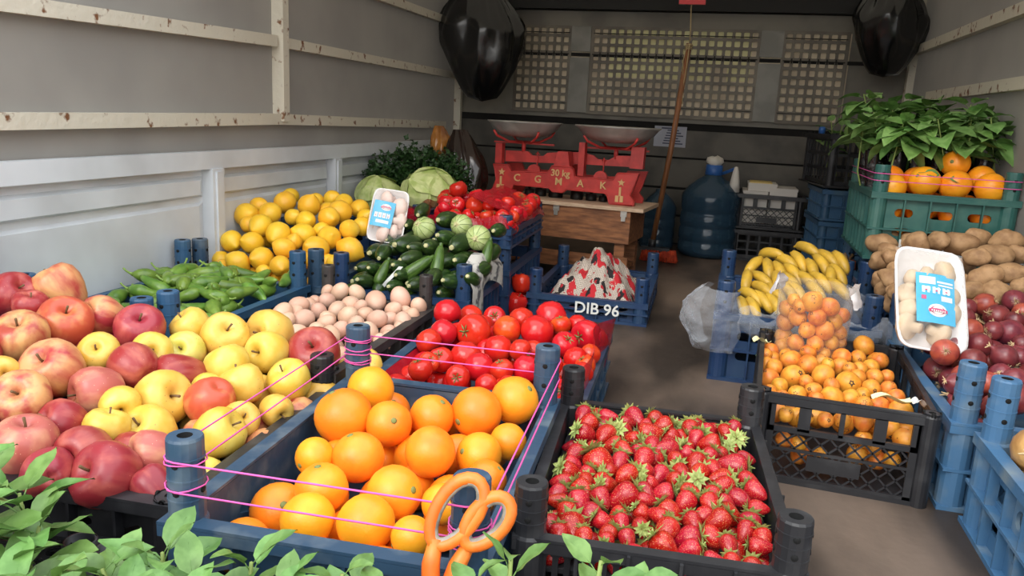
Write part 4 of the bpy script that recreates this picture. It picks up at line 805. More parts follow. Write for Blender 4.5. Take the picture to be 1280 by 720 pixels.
def neckf(b):
    for k in range(5):
        a = random.uniform(0, 6.28); r = random.uniform(.15, .5)
        b.tube([(0, 0, 1.1), (.1 * math.cos(a), .1 * math.sin(a), 1.35), (r * math.cos(a), r * math.sin(a), 1.5)], [.10, .06, .02], 5)
NECK = part_mesh('dry_neck', 'onion_root', neckf)
def ribsf(b):
    for k in range(10):
        a = 2 * PI * k / 10; c, s_ = math.cos(a), math.sin(a); P = []
        for i in range(9):
            t = .35 + 2.4 * i / 8; r = math.sin(t) * 1.052 + .005; P.append((r * c, r * s_, .945 * math.cos(t)))
        b.tube(P, .022, 3)
SQL = part_mesh('stripe', 'squash_line', ribsf)
SQS = part_mesh('stem', 'stem_pale', lambda b: (b.lathe([(.26, .88), (.15, .98), (.13, 1.1), (0, 1.1)], 6, smooth=False), star(b, 5, .42, .93, .0, .3)))
SQU = [lathe_obj('squash', sphere_prof(14, lambda t: (1.03, .92)), 30, .02, 1, k, ribs=10, ribamp=.018) for k in range(2)]

def fruit(name, me, m, P, r, rotm, label, cat, group, parts=(), scale=(1, 1, 1)):
    o = put(name, me, None, P, rotm, (r * scale[0], r * scale[1], r * scale[2]), m); tag(o, label, cat, group)
    for pn, pm, lab in parts: put(pn, pm, o, label=lab)
    return o
def toward(dx=0, dy=-1, dz=0, s=.5): return Vector((dx + random.uniform(-s, s), dy + random.uniform(-s, s), dz + random.uniform(-s, s)))
def lab(desc, loc, row, col, low=False): return desc + ' ' + loc + ', ' + place_words(row, col, low)
for key in ('orange', 'orange_low'):
    for x, y, z, r, t, ro, co in PILES[key]:
        low = t == 'low'
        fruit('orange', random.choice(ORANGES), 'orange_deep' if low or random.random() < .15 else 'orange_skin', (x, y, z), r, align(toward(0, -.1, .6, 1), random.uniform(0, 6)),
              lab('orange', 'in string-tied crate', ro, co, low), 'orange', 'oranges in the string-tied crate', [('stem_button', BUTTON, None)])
AM = dict(r='apple_red', d='apple_red', m='apple_mixed', o='apple_orange', o2='apple_orange', p='apple_pink', y='apple_yellow', y2='apple_yellow', g='apple_green')
AD = dict(r='red apple', d='dark red apple', m='red and yellow apple', o='orange-red apple', o2='russet apple', p='pinkish apple', y='yellow apple', y2='yellow apple', g='greenish apple', low='apple')
for key in ('apple', 'apple_low'):
    for x, y, z, r, t, ro, co in PILES[key]:
        low = t == 'low'; yel = t in ('y', 'y2', 'g')
        m = AM[t] if not low else ('apple_red' if x < -.95 or y < .85 else random.choice(['apple_yellow', 'apple_mixed']))
        me = random.choice(APPLES if yel or random.random() < .6 else APPLES_TALL)
        fruit('apple', me, m, (x, y, z), r * 1.04, align(toward(.1, -.5, .5, .8), random.uniform(0, 6)),
              lab(AD[t], 'in heap left of oranges', ro, co, low), 'apple', 'apples in the two left crates', [('stem', STEM, None)])
for key in ('tomato', 'tomato_low'):
    for x, y, z, r, t, ro, co in PILES[key]:
        low = t == 'low'; st = random.random() < .25 or t == 's'
        fruit('tomato', random.choice(TOMATOES), 'tomato_orange' if t == 'o' else 'tomato_red', (x, y, z), r * 1.06, align(toward(0, -.6, .5, .7) if st else toward(0, .3, -.8, .6), random.uniform(0, 6)),
              lab('orange-red tomato' if t == 'o' else 'red tomato', 'in loose tomato crate', ro, co, low), 'tomato', 'loose tomatoes behind the oranges', [('calyx', random.choice(TCAL), None)])
for key in ('egg', 'egg_low'):
    for x, y, z, r, t, ro, co in PILES[key]:
        fruit('egg', EGGS[0], 'egg_shell', (x, y, z), r * .97, align(toward(0, -.2, .4, 1), 0), lab('pale brown egg', 'in egg crate', ro, co, t == 'low'), 'egg', 'eggs in the brown-black crate')
for key in ('lemon', 'lemon_low'):
    for x, y, z, r, t, ro, co in PILES[key]:
        fruit('lemon', random.choice(LEMONS), 'lemon_skin', (x, y, z), r * .92, align(toward(random.choice((-1, 1, 0)), -.7, .2, .6), 0), lab('yellow lemon', 'in lemon crate', ro, co, t == 'low'), 'lemon', 'lemons by the white sideboard')
for key in ('zuc', 'zuc_low'):
    for x, y, z, r, t, ro, co in PILES[key]:
        if t == 'r':
            fruit('squash', random.choice(SQU), 'squash_pale', (x, y, z), r, align(toward(-.2, -.9, .3, .25)), lab('round pale striped squash', 'on zucchini heap', ro, co), 'squash', 'round squashes on the zucchini', [('stripe', SQL, 'dark green stripes'), ('stem', SQS, None)])
        elif t in ('v', 'L', 'd'):
            d = {'v': (-.05, .5, .8), 'L': (.18, .55, .8), 'd': (.6, .35, .5)}[t]
            if t == 'L' and x > -.7: d = (.05, .5, .85)
            rr = r * .72; fruit('zucchini', random.choice(ZUCL), 'zucchini_light', (x, y, z), rr, align(d), lab('long green zucchini lying stem up', 'on zucchini heap', ro, co), 'zucchini', 'zucchini on the newspaper', [('stem', ZLSTEM, 'pale stem end')], (1, 1, .85))
        else:
            d = toward(-.25, -1, .05, .35).normalized(); c = Vector((x, y, z)) - d * r * .55
            fruit('zucchini', random.choice(ZUCS), 'zucchini_skin', c, r * .9, align(d, random.uniform(0, 6)), lab('dark green zucchini', 'in zucchini heap', ro, co, t == 'low'), 'zucchini', 'zucchini on the newspaper', [('stem', ZSTEM, 'pale cut stem')], (1, 1, .9))
for key in ('vine', 'vine_low'):
    for x, y, z, r, t, ro, co in PILES[key]:
        fruit('tomato', random.choice(TOMATOES), 'tomato_red', (x, y, z), r * 1.05, align(toward(.2, -.2, .8, .6), random.uniform(0, 6)), lab('vine tomato', 'in red-lined crate', ro, co, t == 'low'), 'tomato', 'vine tomatoes in the red-lined crate', [('calyx', random.choice(TCAL), None)])
for key, loc in (('loquat', 'in black lattice crate'), ('loquat_low', 'in black lattice crate'), ('loquat_front', 'behind the black lattice'), ('cupload', 'in clear plastic cup')):
    for x, y, z, r, t, ro, co in PILES[key]:
        fruit('loquat', random.choice(LOQS), 'loquat_skin', (x, y, z), r * .97, align(toward(0, -.4, .3, 1)), lab('loquat', loc, ro, co, t == 'low'), 'loquat', 'loquats ' + loc, [('blossom_end', LEND, None)])
for key in ('potato', 'potato_low'):
    for x, y, z, r, t, ro, co in PILES[key]:
        fruit('potato', random.choice(POTS), 'potato_skin', (x, y, z), r * .88, align(toward(1, -.3, 0, .7), random.uniform(0, 6)), lab('potato', 'in heap at right wall', ro, co, t == 'low'), 'potato', 'potatoes at the right wall')
for key in ('onion', 'onion_low'):
    for x, y, z, r, t, ro, co in PILES[key]:
        d = toward(0, .5, .3, .9); m = 'onion_copper' if random.random() < .3 else 'onion_red'
        fruit('onion', random.choice(ONIS), m, (x, y, z), r, align(d), lab('red onion', 'in dusty blue crate', ro, co, t == 'low'), 'onion', 'red onions at the right wall', [('root_tuft', TUFT, 'straw-coloured root tuft'), ('dry_neck', NECK, 'dry neck')])
for key in ('strawberry', 'strawberry_low'):
    low = key.endswith('low')
    for x, y, z, r, a, ro, co in PILES[key]:
        t = math.radians(a); d = Vector((math.cos(t) + .25 * math.sin(t), math.sin(t) * .8 * (1 if math.sin(t) < 0 or random.random() < .45 else -1), random.uniform(-.75, .1)))
        fruit('strawberry', random.choice(STRAW), 'strawberry_skin', (x, y, z), r * .95, align(d, random.uniform(0, 6)), lab('strawberry', 'in black crate', ro, co, low), 'strawberry', 'strawberries in the black low crate', [('calyx', random.choice(SCAL), None)])
# bananas: five bunches, each finger a part
def banana_mesh(k):
    b = B(); n = 11; P = []; R = []
    for i in range(n):
        t = i / (n - 1); a = (t - .5) * 1.5
        P.append((3.2 * math.sin(a) * 1.15, 0, 2.9 * (1 - math.cos(a)))); R.append((.30 + .70 * math.sin(PI * min(1, max(0, t * .92 + .06))) ** .6) if 0 < i < n - 1 else .28)
    b.tube(P, R, 6)
    b.v = [tuple(v) for v in b.v]
    e = Vector(P[-1]); d = (Vector(P[-1]) - Vector(P[-2])).normalized()
    b.tube([e - d * .05, e + d * .22], [.30, .24], 6, mi=1)
    e = Vector(P[0]); d = (Vector(P[0]) - Vector(P[1])).normalized()
    b.tube([e - d * .05, e + d * .7], [.28, .22], 6, mi=0)
    return b.mesh('banana', ['banana_skin', 'banana_end'])
BAN = [banana_mesh(k) for k in range(2)]
ban = PILES['banana']
BL = ['yellow banana bunch at left rear of the blue banana crate', 'yellow banana bunch at left front of the blue banana crate', 'yellow banana bunch at right rear of the blue banana crate', 'yellow banana bunch at right front of the blue banana crate, behind the cup']
bunches = []
for k in range(4):
    bx = [q for q in ban if (q[0] > .215) == (k >= 2) and (q[1] < 2.155) == (k % 2 == 1)]
    c = Vector((sum(q[0] for q in bx) / len(bx), sum(q[1] for q in bx) / len(bx) + .05, max(q[2] for q in bx) - .03))
    e = empty('banana_bunch', c); tag(e, BL[k], 'bananas', 'banana bunches in the blue crate')
    for x, y, z, r, a, ro, co in bx:
        t = math.radians(a); d = Vector((math.cos(t) * .85, -.9, math.sin(t) * .65)).normalized()
        up = Vector((0, -.5, .85)); yv = d.cross(up).normalized(); zc = d.cross(yv).normalized() * 1.0
        rm = Matrix((d, -yv, zc)).transposed()
        if rm.determinant() < 0: rm = Matrix((d, yv, zc)).transposed()
        put('banana', random.choice(BAN), e, Vector((x, y, z)) - c - zc * r * .3, rm, (r * .95, r * .86, r * .9))
    b = B(); b.lathe([(.0, -.012), (.016, -.01), (.020, .004), (.012, .016), (0, .018)], 8); put('crown', b.mesh('crown', ['banana_end']), e, (0, .03, -.01))
# long green peppers
def pepper_mesh(k):
    b = B(); n = 10; P = []; R = []; rr = random.Random(k)
    for i in range(n):
        t = i / (n - 1); P.append((.62 * (t - .5) * 2 * 4.1, .6 * math.sin(t * 3 + k), .4 * math.cos(t * 2.2 + k * 2))); R.append([.28, .75, .98, 1.0, .95, .86, .74, .6, .42, .12][i] * (1 + rr.uniform(-.06, .06)))
    b.tube(P, R, 9); lumpy(b, .08, .9, k)
    s_ = B(); p0 = Vector(P[0]); s_.tube([p0 + Vector((.1, 0, 0)), p0 + Vector((-.35, .05, .1)), p0 + Vector((-.8, .2, .35)), p0 + Vector((-1.2, .3, .7))], [.34, .16, .13, .16], 6)
    return b.mesh('pepper', ['pepper_green']), s_.mesh('stem', ['pepper_stem'])
PEP = [pepper_mesh(k) for k in range(6)]
for j in range(13):
    for i in range(6):
        x = -1.310 + .052 * i + random.uniform(-.012, .012); y = 1.30 + .035 * j + random.uniform(-.012, .012)
        z = .125 + .040 * j / 13 + .050 * math.exp(-((x + 1.18) / .14) ** 2 - ((y - 1.6) / .16) ** 2) + random.uniform(-.01, .014)
        me, st = random.choice(PEP)
        fruit('pepper', me, 'pepper_green', (x, y, z), random.uniform(.0145, .019), (random.uniform(-.5, .5), random.uniform(-.35, .35), random.uniform(0, 6.28)),
              lab('long green pepper', 'in blue crate', j + 1, i + 1), 'pepper', 'green peppers at the left wall', [('stem', st, None)])
# leafy oranges in the green crate
LEAFM = None

# ---------------------------------------------------------------- leaves
mat('leaf_light', S(106, 142, 72), 0.5, S(86, 122, 54), 3, rnd=0.14, hue=0.012)
mat('leaf_mid', S(126, 164, 92), 0.5, S(96, 136, 64), 3, rnd=0.22, hue=0.012)
mat('leaf_dark', S(48, 84, 36), 0.5, S(32, 62, 24), 60, rnd=0.2)
mat('leaf_stem', S(132, 150, 78), 0.6)
mat('black_film', S(22, 22, 24), 0.22, spec=0.7, bump=0.35, bscale=30)
def leaf_mesh(k, m, w, heart=False):
    rr = random.Random(k); b = B(); nu, nv = 5, 7; droop = rr.uniform(.05, .45); fold = rr.uniform(.10, .35); tw = rr.uniform(-.25, .25)
    def fn(u, v):
        t = v; s_ = (u - .5) * 2
        prof = (math.sin(PI * min(1, t ** .8)) ** .8 if not heart else (math.sin(PI * min(1, .10 + .9 * t ** .75)) ** .75)) * w / 2
        if t > .999: prof = 0.002
        x = t + (-.10 * abs(s_) * (1 - t) if heart else 0); y = s_ * prof
        z = fold * abs(s_) * prof * 1.2 - droop * t * t + tw * s_ * prof * t + .03 * math.sin(9 * t + s_ * 2) * abs(s_)
        return (x, y, z + .18 * t)
    b.grid(fn, nu, nv); b.tube([(-.02, 0, 0), (.3, 0, .05 - droop * .09), (.7, 0, .126 - droop * .49)], [.018, .014, .008], 4)
    b.tube([(-.32, 0, -.12), (-.02, 0, 0)], [.014, .018], 4)
    return b.mesh('leaf', [m])
LEAF_P = [leaf_mesh(k, 'leaf_light', .56) for k in range(6)]
LEAF_H = [leaf_mesh(k + 20, 'leaf_mid', .82, True) for k in range(6)]
LEAF_M = [leaf_mesh(k + 40, 'leaf_mid', .62, True) for k in range(4)]
def seedling(name, label, base, top, n, size, leaves, group, sleeve=None, spread=1.0, lo=0.35, hang=0.0):
    e = empty(name, base); tag(e, label, 'seedling', group); base = Vector(base); top = Vector(top); d = top - base
    if sleeve:
        b = B(); r = sleeve[0]; hh = sleeve[1]
        b.grid(lambda u, v: ((r * (.72 + .42 * v) * (1 + .10 * math.sin(u * 31.4 + 3 * v))) * math.cos(2 * PI * u) + d.x * .3 * v, (r * (.72 + .42 * v) * (1 + .10 * math.sin(u * 31.4 + 3 * v))) * math.sin(2 * PI * u), hh * v), 20, 5, closeu=True)
        b.lathe([(0, .002), (r * .7, .002)], 12); b.lathe([(r * .95, hh * .86), (0, hh * .88)], 12)
        put('sleeve', b.mesh('sleeve', ['black_film']), e, label='shiny black plastic sleeve')
    b = B(); mid = d * .55 + Vector((random.uniform(-.1, .1), random.uniform(-.1, .1), 0)) * d.length
    b.tube([Vector((0, 0, .01)), mid, d], [.0032, .0026, .002], 5); put('stem', b.mesh('stem', ['leaf_stem']), e)
    for k in range(n):
        a = k * 2.4 + random.uniform(-.5, .5); t = lo + (1 - lo) * (k + .6) / n
        p = mid * (t / .55) if t < .55 else mid.lerp(d, (t - .55) / .45)
        el = random.uniform(-.15, .35) + .55 * (k / n) - hang * random.uniform(.3, 1.3); L = size * (1.08 - .45 * (k / n) ** 2) * random.uniform(.8, 1.12)
        q = Euler((random.uniform(-.3, .3), -el, a), 'XYZ').to_matrix()
        put('leaf', random.choice(leaves), e, p + q @ Vector((.3 * L * spread, 0, .1 * L)), q, L)
    return e

# ---------------------------------------------------------------- foreground seedling crates
black_front = []
for i, (x, lb) in enumerate(((-.815, 'black crate of pepper seedlings at bottom left corner'), (-.445, 'black crate of pepper seedlings in front of the oranges'), (-.075, 'black crate of pepper seedlings in front of the strawberries'))):
    c = crate(lb, (x, .555), 0, .29, .16, .118, .12, m='black_plastic', style='plain', base=.05, posts=(0, 0, 0, 0), ribs=False); black_front.append(c)
    for s_ in (-1, 1):
        b = B(); b.lathe([(.0185, 0), (.0185, .128), (.0155, .128), (.0155, .06), (0, .06)], 16); put('corner_tube', b.mesh('corner_tube', ['black_plastic']), c, (s_ * .163, .098, 0), label='open black corner tube')
    b = B(); b.box(-.145, .145, -.08, .08, .044, .07); put('soil', b.mesh('soil', [MATS.get('soil') or mat('soil', S(58, 44, 34), .9, S(34, 26, 20), 60, bump=.4)]), c)
FG = [(-.655, .605, 0.170, 9, .066), (-.720, .575, 0.170, 9, .070), (-.640, .550, 0.145, 9, .064), (-.765, .620, 0.195, 9, .070), (-.690, .520, 0.140, 9, .066), (-.810, .600, 0.180, 8, .07), (-.600, .520, 0.153, 9, .060), (-.700, .625, 0.190, 8, .066),
      (-.540, .565, 0.168, 9, .054), (-.495, .595, 0.178, 9, .052), (-.440, .565, 0.181, 9, .054), (-.395, .595, 0.188, 9, .050), (-.345, .565, 0.190, 9, .052), (-.555, .520, 0.173, 9, .056),
      (-.300, .595, 0.196, 9, .046), (-.490, .530, 0.176, 9, .054), (-.410, .520, 0.186, 9, .054), (-.330, .530, 0.200, 9, .052), (-.255, .570, 0.200, 8, .044)]
FG2 = [(-.140, .595, .246, 11, .046), (-.165, .570, .232, 9, .042), (-.062, .590, .262, 11, .046), (-.035, .580, .250, 9, .042)]
W1 = ['at far left edge', 'at bottom left', 'left of the black tube', 'beside the black tube', 'below the blue corner post', 'below the orange crate']
for lst, loc in ((FG, 'in front of the apples and oranges'), (FG2, 'in front of the strawberries')):
    for i, (x, y, z, n, s_) in enumerate(sorted(lst)):
        seedling('pepper_seedling', 'light green pepper seedling, %s from left %s' % (ORD[i], loc), (x + random.uniform(-.01, .01), y, .068), (x, y, z), n, s_, LEAF_P, 'pepper seedlings ' + loc, lo=.45)

# ---------------------------------------------------------------- pink string round the orange crate, and strings on the green crate
def local(c, x, y, z): return c.matrix_basis @ Vector((x, y, z))
def corners(c, hx, hy, o): return [(-hx - o, -hy - o), (hx + o, -hy - o), (hx + o, hy + o), (-hx - o, hy + o)]
b = B(); hx, hy, o = .1675, .25, .023
for z, dz in ((.224, .0), (.192, -.004)):
    P = []
    for (x, y), s_ in zip(corners(orange_crate, hx, hy, o), range(4)):
        cx, cy = math.copysign(hx, x), math.copysign(hy, y)
        a0 = math.atan2(y - cy, x - cx) - PI / 4
        for k in range(4):
            a = a0 + PI / 2 * k / 3; P.append(local(orange_crate, cx + .0225 * math.cos(a), cy + .0225 * math.sin(a), z + (dz if s_ in (0, 1) else 0)))
    b.tube(P, .0012, 5, closed=True)
def wraps(cx, cy, zs):
    for z in zs:
        b.tube([local(orange_crate, cx + .0230 * math.cos(2 * PI * k / 14), cy + .0230 * math.sin(2 * PI * k / 14), z + .0015 * math.sin(k + z * 300)) for k in range(14)], .0011, 4, closed=True)
wraps(-hx, hy, (.226, .222, .208, .200, .188, .184)); wraps(hx, -hy, (.196, .190, .186, .178, .174)); wraps(-hx, -hy, (.219, .190))
tag(put('string', b.mesh('string', ['pink_string'])), 'bright pink string tied round the four posts of the orange crate', 'string')
gp = [(-.1655, -.21), (.1655, -.21), (.1655, .21), (-.1655, .21)]
b = B()
for z in (.510, .490):
    P = []
    for x, y in gp:
        a0 = math.atan2(y, x) - PI / 4
        a0 = {(-1, -1): -PI, (1, -1): -PI / 2, (1, 1): 0, (-1, 1): PI / 2}[(int(math.copysign(1, x)), int(math.copysign(1, y)))]
        for k in range(4):
            a = a0 + PI / 2 * k / 3; P.append(local(green_crate, x + .0225 * math.cos(a), y + .0225 * math.sin(a), z - .266))
    b.tube(P, .0012, 5, closed=True)
tag(put('string', b.mesh('string', ['pink_string'])), 'pink string tied round the posts of the green crate', 'string')

# ---------------------------------------------------------------- scissors hanging on the orange crate corner
mat('scissor_orange', S(240, 128, 44), 0.4, S(226, 108, 34), 30, rnd=0)
mat('scissor_grey', S(150, 144, 132), 0.6, S(116, 110, 100), 60)
sc = empty('scissors', (-.2175, .672, .167)); tag(sc, 'orange handled scissors hanging at the front corner of the orange crate', 'scissors')
Rs = rot('Z', 10) @ rot('X', -14) @ Matrix.Scale(.86, 3)
def handle(b, cx, cz, a, c, tilt, r):
    P = []
    for k in range(22):
        t = 2 * PI * k / 22; x, z = a * math.cos(t) * (1 + .12 * math.sin(t)), c * math.sin(t); q = math.radians(tilt)
        P.append(Rs @ Vector((cx + x * math.cos(q) + z * math.sin(q), 0, cz - x * math.sin(q) + z * math.cos(q))))
    b.tube(P, r, 8, closed=True)
for i, (cx, cz, a, c, t, lb) in enumerate(((-.0005, .072, .0235, .045, 30, 'larger orange finger loop'), (.036, .064, .0195, .035, 38, 'smaller orange thumb loop'))):
    b = B(); handle(b, cx, cz, a, c, t, .0068)
    sh = [((-.022, 0, .040), (-.026, 0, .010), (-.024, 0, -.03), (-.012, 0, -.075)), ((.016, .004, .034), (.004, .004, .008), (-.008, .004, -.03), (-.020, .004, -.075))][i]
    b.tube([Rs @ Vector(p) for p in sh], [.007, .0095, .0095, .006], 8)
    h = put('handle', b.mesh('handle', ['scissor_orange']), sc, label=lb)
    b = B(); handle(b, cx, cz, a - .0045, c - .0045, t, .0046); put('grip_lining', b.mesh('grip_lining', ['scissor_grey']), h, label='grey worn lining')
    b = B(); x0 = -.012 if i == 0 else -.020
    b.prism([(x0 - .007, -.07), (x0 + .007, -.07), (x0 + .004 + (.006 if i == 0 else -.004), -.135)], -.001, .001, M=Rs.to_4x4()); put('blade', b.mesh('blade', ['latch_metal']), sc, (0, .002 * i, 0))

# ---------------------------------------------------------------- lettering on crates
def letter(crate_o, body, size, x, y, z, m, rz=0, bold=0.0):
    put('lettering', text_mesh(body, size, .0006, m, Matrix.Identity(4), bold), crate_o, (x, y, z), (0, 0, math.radians(rz)))
letter(fabric_crate, 'DIB 96', .050, .035, -.276, .040, 'print_white', bold=.0008)
letter(banana_crate, '< S', .036, -.06, -.2755, .075, 'print_green')
letter(green_crate, 'KU', .05, -.07, -.2365, .045, 'print_white')
letter(green_crate, 'II', .04, .02, -.2365, .045, 'print_white')

# ---------------------------------------------------------------- mushroom packs
mat('foam_white', S(232, 228, 226), 0.5, rnd=0)
mat('mushroom', S(208, 184, 152), 0.6, S(188, 158, 126), 40, 0.45, 0.7)
mat('mushroom_pink', S(234, 208, 196), 0.55, S(216, 178, 164), 40, 0.45, 0.7)
mat('label_blue', S(40, 172, 214), 0.35)
mat('label_pink', S(196, 60, 110), 0.5)
film('cling_film', (1, 1, 1), .93, .08, .4, 60)
def frame(TL, TR, BL, BR):
    TL, TR, BL, BR = map(Vector, (TL, TR, BL, BR)); x = ((TR - TL) + (BR - BL)) / 2; w = x.length; x.normalize()
    z = ((TL - BL) + (TR - BR)) / 2; h = z.length; z = (z - x * z.dot(x)).normalized(); y = z.cross(x)
    return (TL + TR + BL + BR) / 4, Matrix((x, y, z)).transposed(), w, h
def pack(label, fr, flip, shrooms, mm, lab_box, strokes):
    c, R, w, h = fr; e = empty('mushroom_pack', c, rotm=R); tag(e, label, 'mushroom pack', 'film-wrapped mushroom packs')
    def ring(sx, sz, y, n=24):
        out = []
        for k in range(n):
            t = 2 * PI * k / n; cx, cz = math.cos(t), math.sin(t); p = .32
            out.append((math.copysign(abs(cx) ** p, cx) * sx, y, math.copysign(abs(cz) ** p, cz) * sz))
        return out
    b = B(); rs = [ring(w / 2 * .80, h / 2 * .86, .030), ring(w / 2 * .92, h / 2 * .94, .002), ring(w / 2, h / 2, .0), ring(w / 2, h / 2, -.004), ring(w / 2 * .93, h / 2 * .955, -.003), ring(w / 2 * .80, h / 2 * .865, .024)]
    vs = [p for r in rs for p in r]; n = 24; fs = []
    for j in range(len(rs) - 1):
        for k in range(n): a, q = j * n + k, j * n + (k + 1) % n; fs.append((a, q, q + n, a + n))
    fs.append(tuple(range(n))); fs.append(tuple(range(5 * n, 6 * n))[::-1]); b.add(vs, fs, 0, True)
    put('tray', b.mesh('tray', ['foam_white'], fix=True), e)
    for x, z, r in shrooms:
        put('mushroom', lathe_obj('mushroom', [(0, -.9), (.36, -.88), (.40, -.3), (.9, -.25), (1.05, .1), (.85, .55), (.45, .78), (0, .84)], 14, .10, 1.1, random.randint(0, 99)), e, (x * w, .006, z * h), (random.uniform(1.2, 2.2), random.uniform(-.5, .5), random.uniform(0, 6)), r * w, mm)
    # printed blue label, slightly bulged, with its marks
    x0, x1, z0, z1, tl = lab_box; ca, sa = math.cos(tl), math.sin(tl)
    def on(u, v, d): X = (x0 + (x1 - x0) * u - (x0 + x1) / 2) * w; Z = (z0 + (z1 - z0) * v - (z0 + z1) / 2) * h; return (X * ca - Z * sa + (x0 + x1) / 2 * w, -.0155 - .004 * math.sin(PI * u) - d, X * sa + Z * ca + (z0 + z1) / 2 * h)
    b = B(); b.grid(lambda u, v: on(u, v, 0), 7, 7); lo = put('label', b.mesh('label', ['label_blue']), e, label='turquoise paper label with white and pink print')
    b = B()
    for u0, u1, v0, v1, mi in strokes: b.grid(lambda u, v: on(u0 + (u1 - u0) * u, v0 + (v1 - v0) * v, .0006 + .0003 * mi), 4, 3, mi)
    u_, v_ = flip
    for rr, mi in ((1.0, 0), (.80, 1), (.62, 0)):
        b.grid(lambda u, v: on(u_ + .24 * rr * v * math.cos(2 * PI * u), v_ + .13 * rr * v * math.sin(2 * PI * u) * (1.0 if mi == 0 else .8), .0008 + .0004 * (1 - rr) * 5), 18, 3, mi, closeu=True)
    b.grid(lambda u, v: on(u_ - .24 + .48 * u, v_ - .05 + .06 * v + .02 * math.cos(3 * (u - .5)), .0030), 6, 3, 1)
    for k in range(7): b.grid(lambda u, v: on(u_ - .18 + .055 * k + .03 * u, v_ - .035 + .035 * v, .0034), 2, 2, 0)
    put('print', b.mesh('print', ['print_white', 'label_pink']), lo)['kind'] = 'stuff'
    b = B()
    def dome(u, v): s_ = (u - .5) * 2; t_ = (v - .5) * 2; k = (1 - abs(s_) ** 4) * (1 - abs(t_) ** 4); return (s_ * w / 2 * .96, -.004 - .018 * k ** .6 + .0014 * noise.noise(Vector((s_ * 6, t_ * 6, w * 30))), t_ * h / 2 * .96)
    b.grid(dome, 16, 18); put('cling_film', b.mesh('cling_film', ['cling_film']), e, label='clear cling film')
    return e
def wordstrokes(v0, v1, n, u0, u1):
    out = []
    for k in range(n):
        a = u0 + (u1 - u0) * k / n; wd = (u1 - u0) / n
        out += [(a, a + wd * .28, v0, v1, 0), (a + wd * .05, a + wd * .80, v0 + (v1 - v0) * random.uniform(0, .7), v0 + (v1 - v0) * random.uniform(.75, 1), 0), (a + wd * .5, a + wd * .72, v0, v1 * 1.0, 0), (a + wd * .28, a + wd * .5, v0 + (v1 - v0) * .3, v0 + (v1 - v0) * .5, 1)]
    return out
pack('white foam tray of mushrooms with turquoise label leaning on the potatoes', frame((.378, 1.745, .392), (.520, 1.780, .383), (.348, 1.620, .222), (.485, 1.650, .203)), (.52, .26),
     [(.20, .27, .20), (-.28, .05, .17), (-.30, -.12, .15), (-.30, -.28, .19), (.10, -.30, .18), (.30, -.10, .15), (.30, .06, .14), (-.08, .22, .17), (-.05, -.08, .15), (-.22, .20, .12)], 'mushroom', (-.26, .28, -.26, .22, -.02),
     [(.08, .48, .78, .93, 0), (.52, .95, .82, .86, 0), (.55, .95, .76, .79, 0), (.62, .92, .46, .56, 0), (.12, .24, .46, .54, 1)] + wordstrokes(.60, .73, 3, .14, .92))
pack('white foam tray of mushrooms with blue label standing between lemons and cabbages', frame((-.975, 2.165, .378), (-.862, 2.195, .377), (-1.003, 2.100, .245), (-.905, 2.120, .225)), (.60, .76),
     [(-.10, .32, .22), (.28, .20, .24), (.30, -.05, .24), (-.02, -.33, .26), (.24, -.26, .2), (-.26, .15, .16), (-.2, -.1, .16)], 'mushroom_pink', (-.42, .16, -.24, .24, -.06),
     wordstrokes(.34, .54, 4, .12, .9) + [(.25, .85, .14, .26, 0)])

# ---------------------------------------------------------------- cabbages and parsley
mat('cabbage_leaf', S(214, 222, 154), 0.45, S(178, 196, 112), 26, 0.42, 0.62, bump=0.35, bscale=50, detail=8)
def cabbage(label, P, r, k):
    e = empty('cabbage', P); tag(e, label, 'cabbage', 'cabbages by the sideboard')
    hd = lathe_obj('head', sphere_prof(18, lambda t: (1.0, .86)), 30, .05, 1.2, k); put('head', hd, e, (0, 0, 0), (0, 0, 0), r, 'cabbage_leaf')
    for i in range(9):   # wrapper leaves lying on the head, each a rounded patch with a lifted edge and a rib
        b = B(); az = i * 2.4 + k; el = random.uniform(-.2, 1.1); d = Vector((math.cos(el) * math.cos(az), math.cos(el) * math.sin(az), math.sin(el)))
        ex = d.orthogonal().normalized(); ey = d.cross(ex); ta = random.uniform(0, 6.28); ex, ey = ex * math.cos(ta) + ey * math.sin(ta), ey * math.cos(ta) - ex * math.sin(ta)
        def fn(u, v):
            a = 2 * PI * u; q = v * (1.05 + .10 * math.sin(3 * a + i) + .05 * math.sin(7 * a)); x, y = q * math.cos(a) * .95, q * math.sin(a)
            p = (d + ex * x + ey * y).normalized()
            rr = 1.006 + .006 * i + .09 * v ** 4 + .020 * math.exp(-(x / .07) ** 2) * (1 - v) + .012 * noise.noise(Vector((x * 5, y * 5, k + i * 2)))
            return (r * rr * p.x, r * rr * p.y, r * rr * .87 * p.z)
        b.grid(fn, 22, 7, closeu=True); put('outer_leaf', b.mesh('outer_leaf', ['cabbage_leaf']), e)
cabbage('large pale green cabbage behind the red-lined tomatoes', (-1.055, 2.80, .312), .100, 1)
cabbage('pale green cabbage partly under the parsley by white sideboard', (-1.262, 2.80, .286), .082, 4)
e = empty('parsley_bunch', (-1.19, 2.96, .195)); tag(e, 'dark green parsley bunch heaped behind the cabbages', 'parsley')
b = B(); st = B(); rp = random.Random(3)
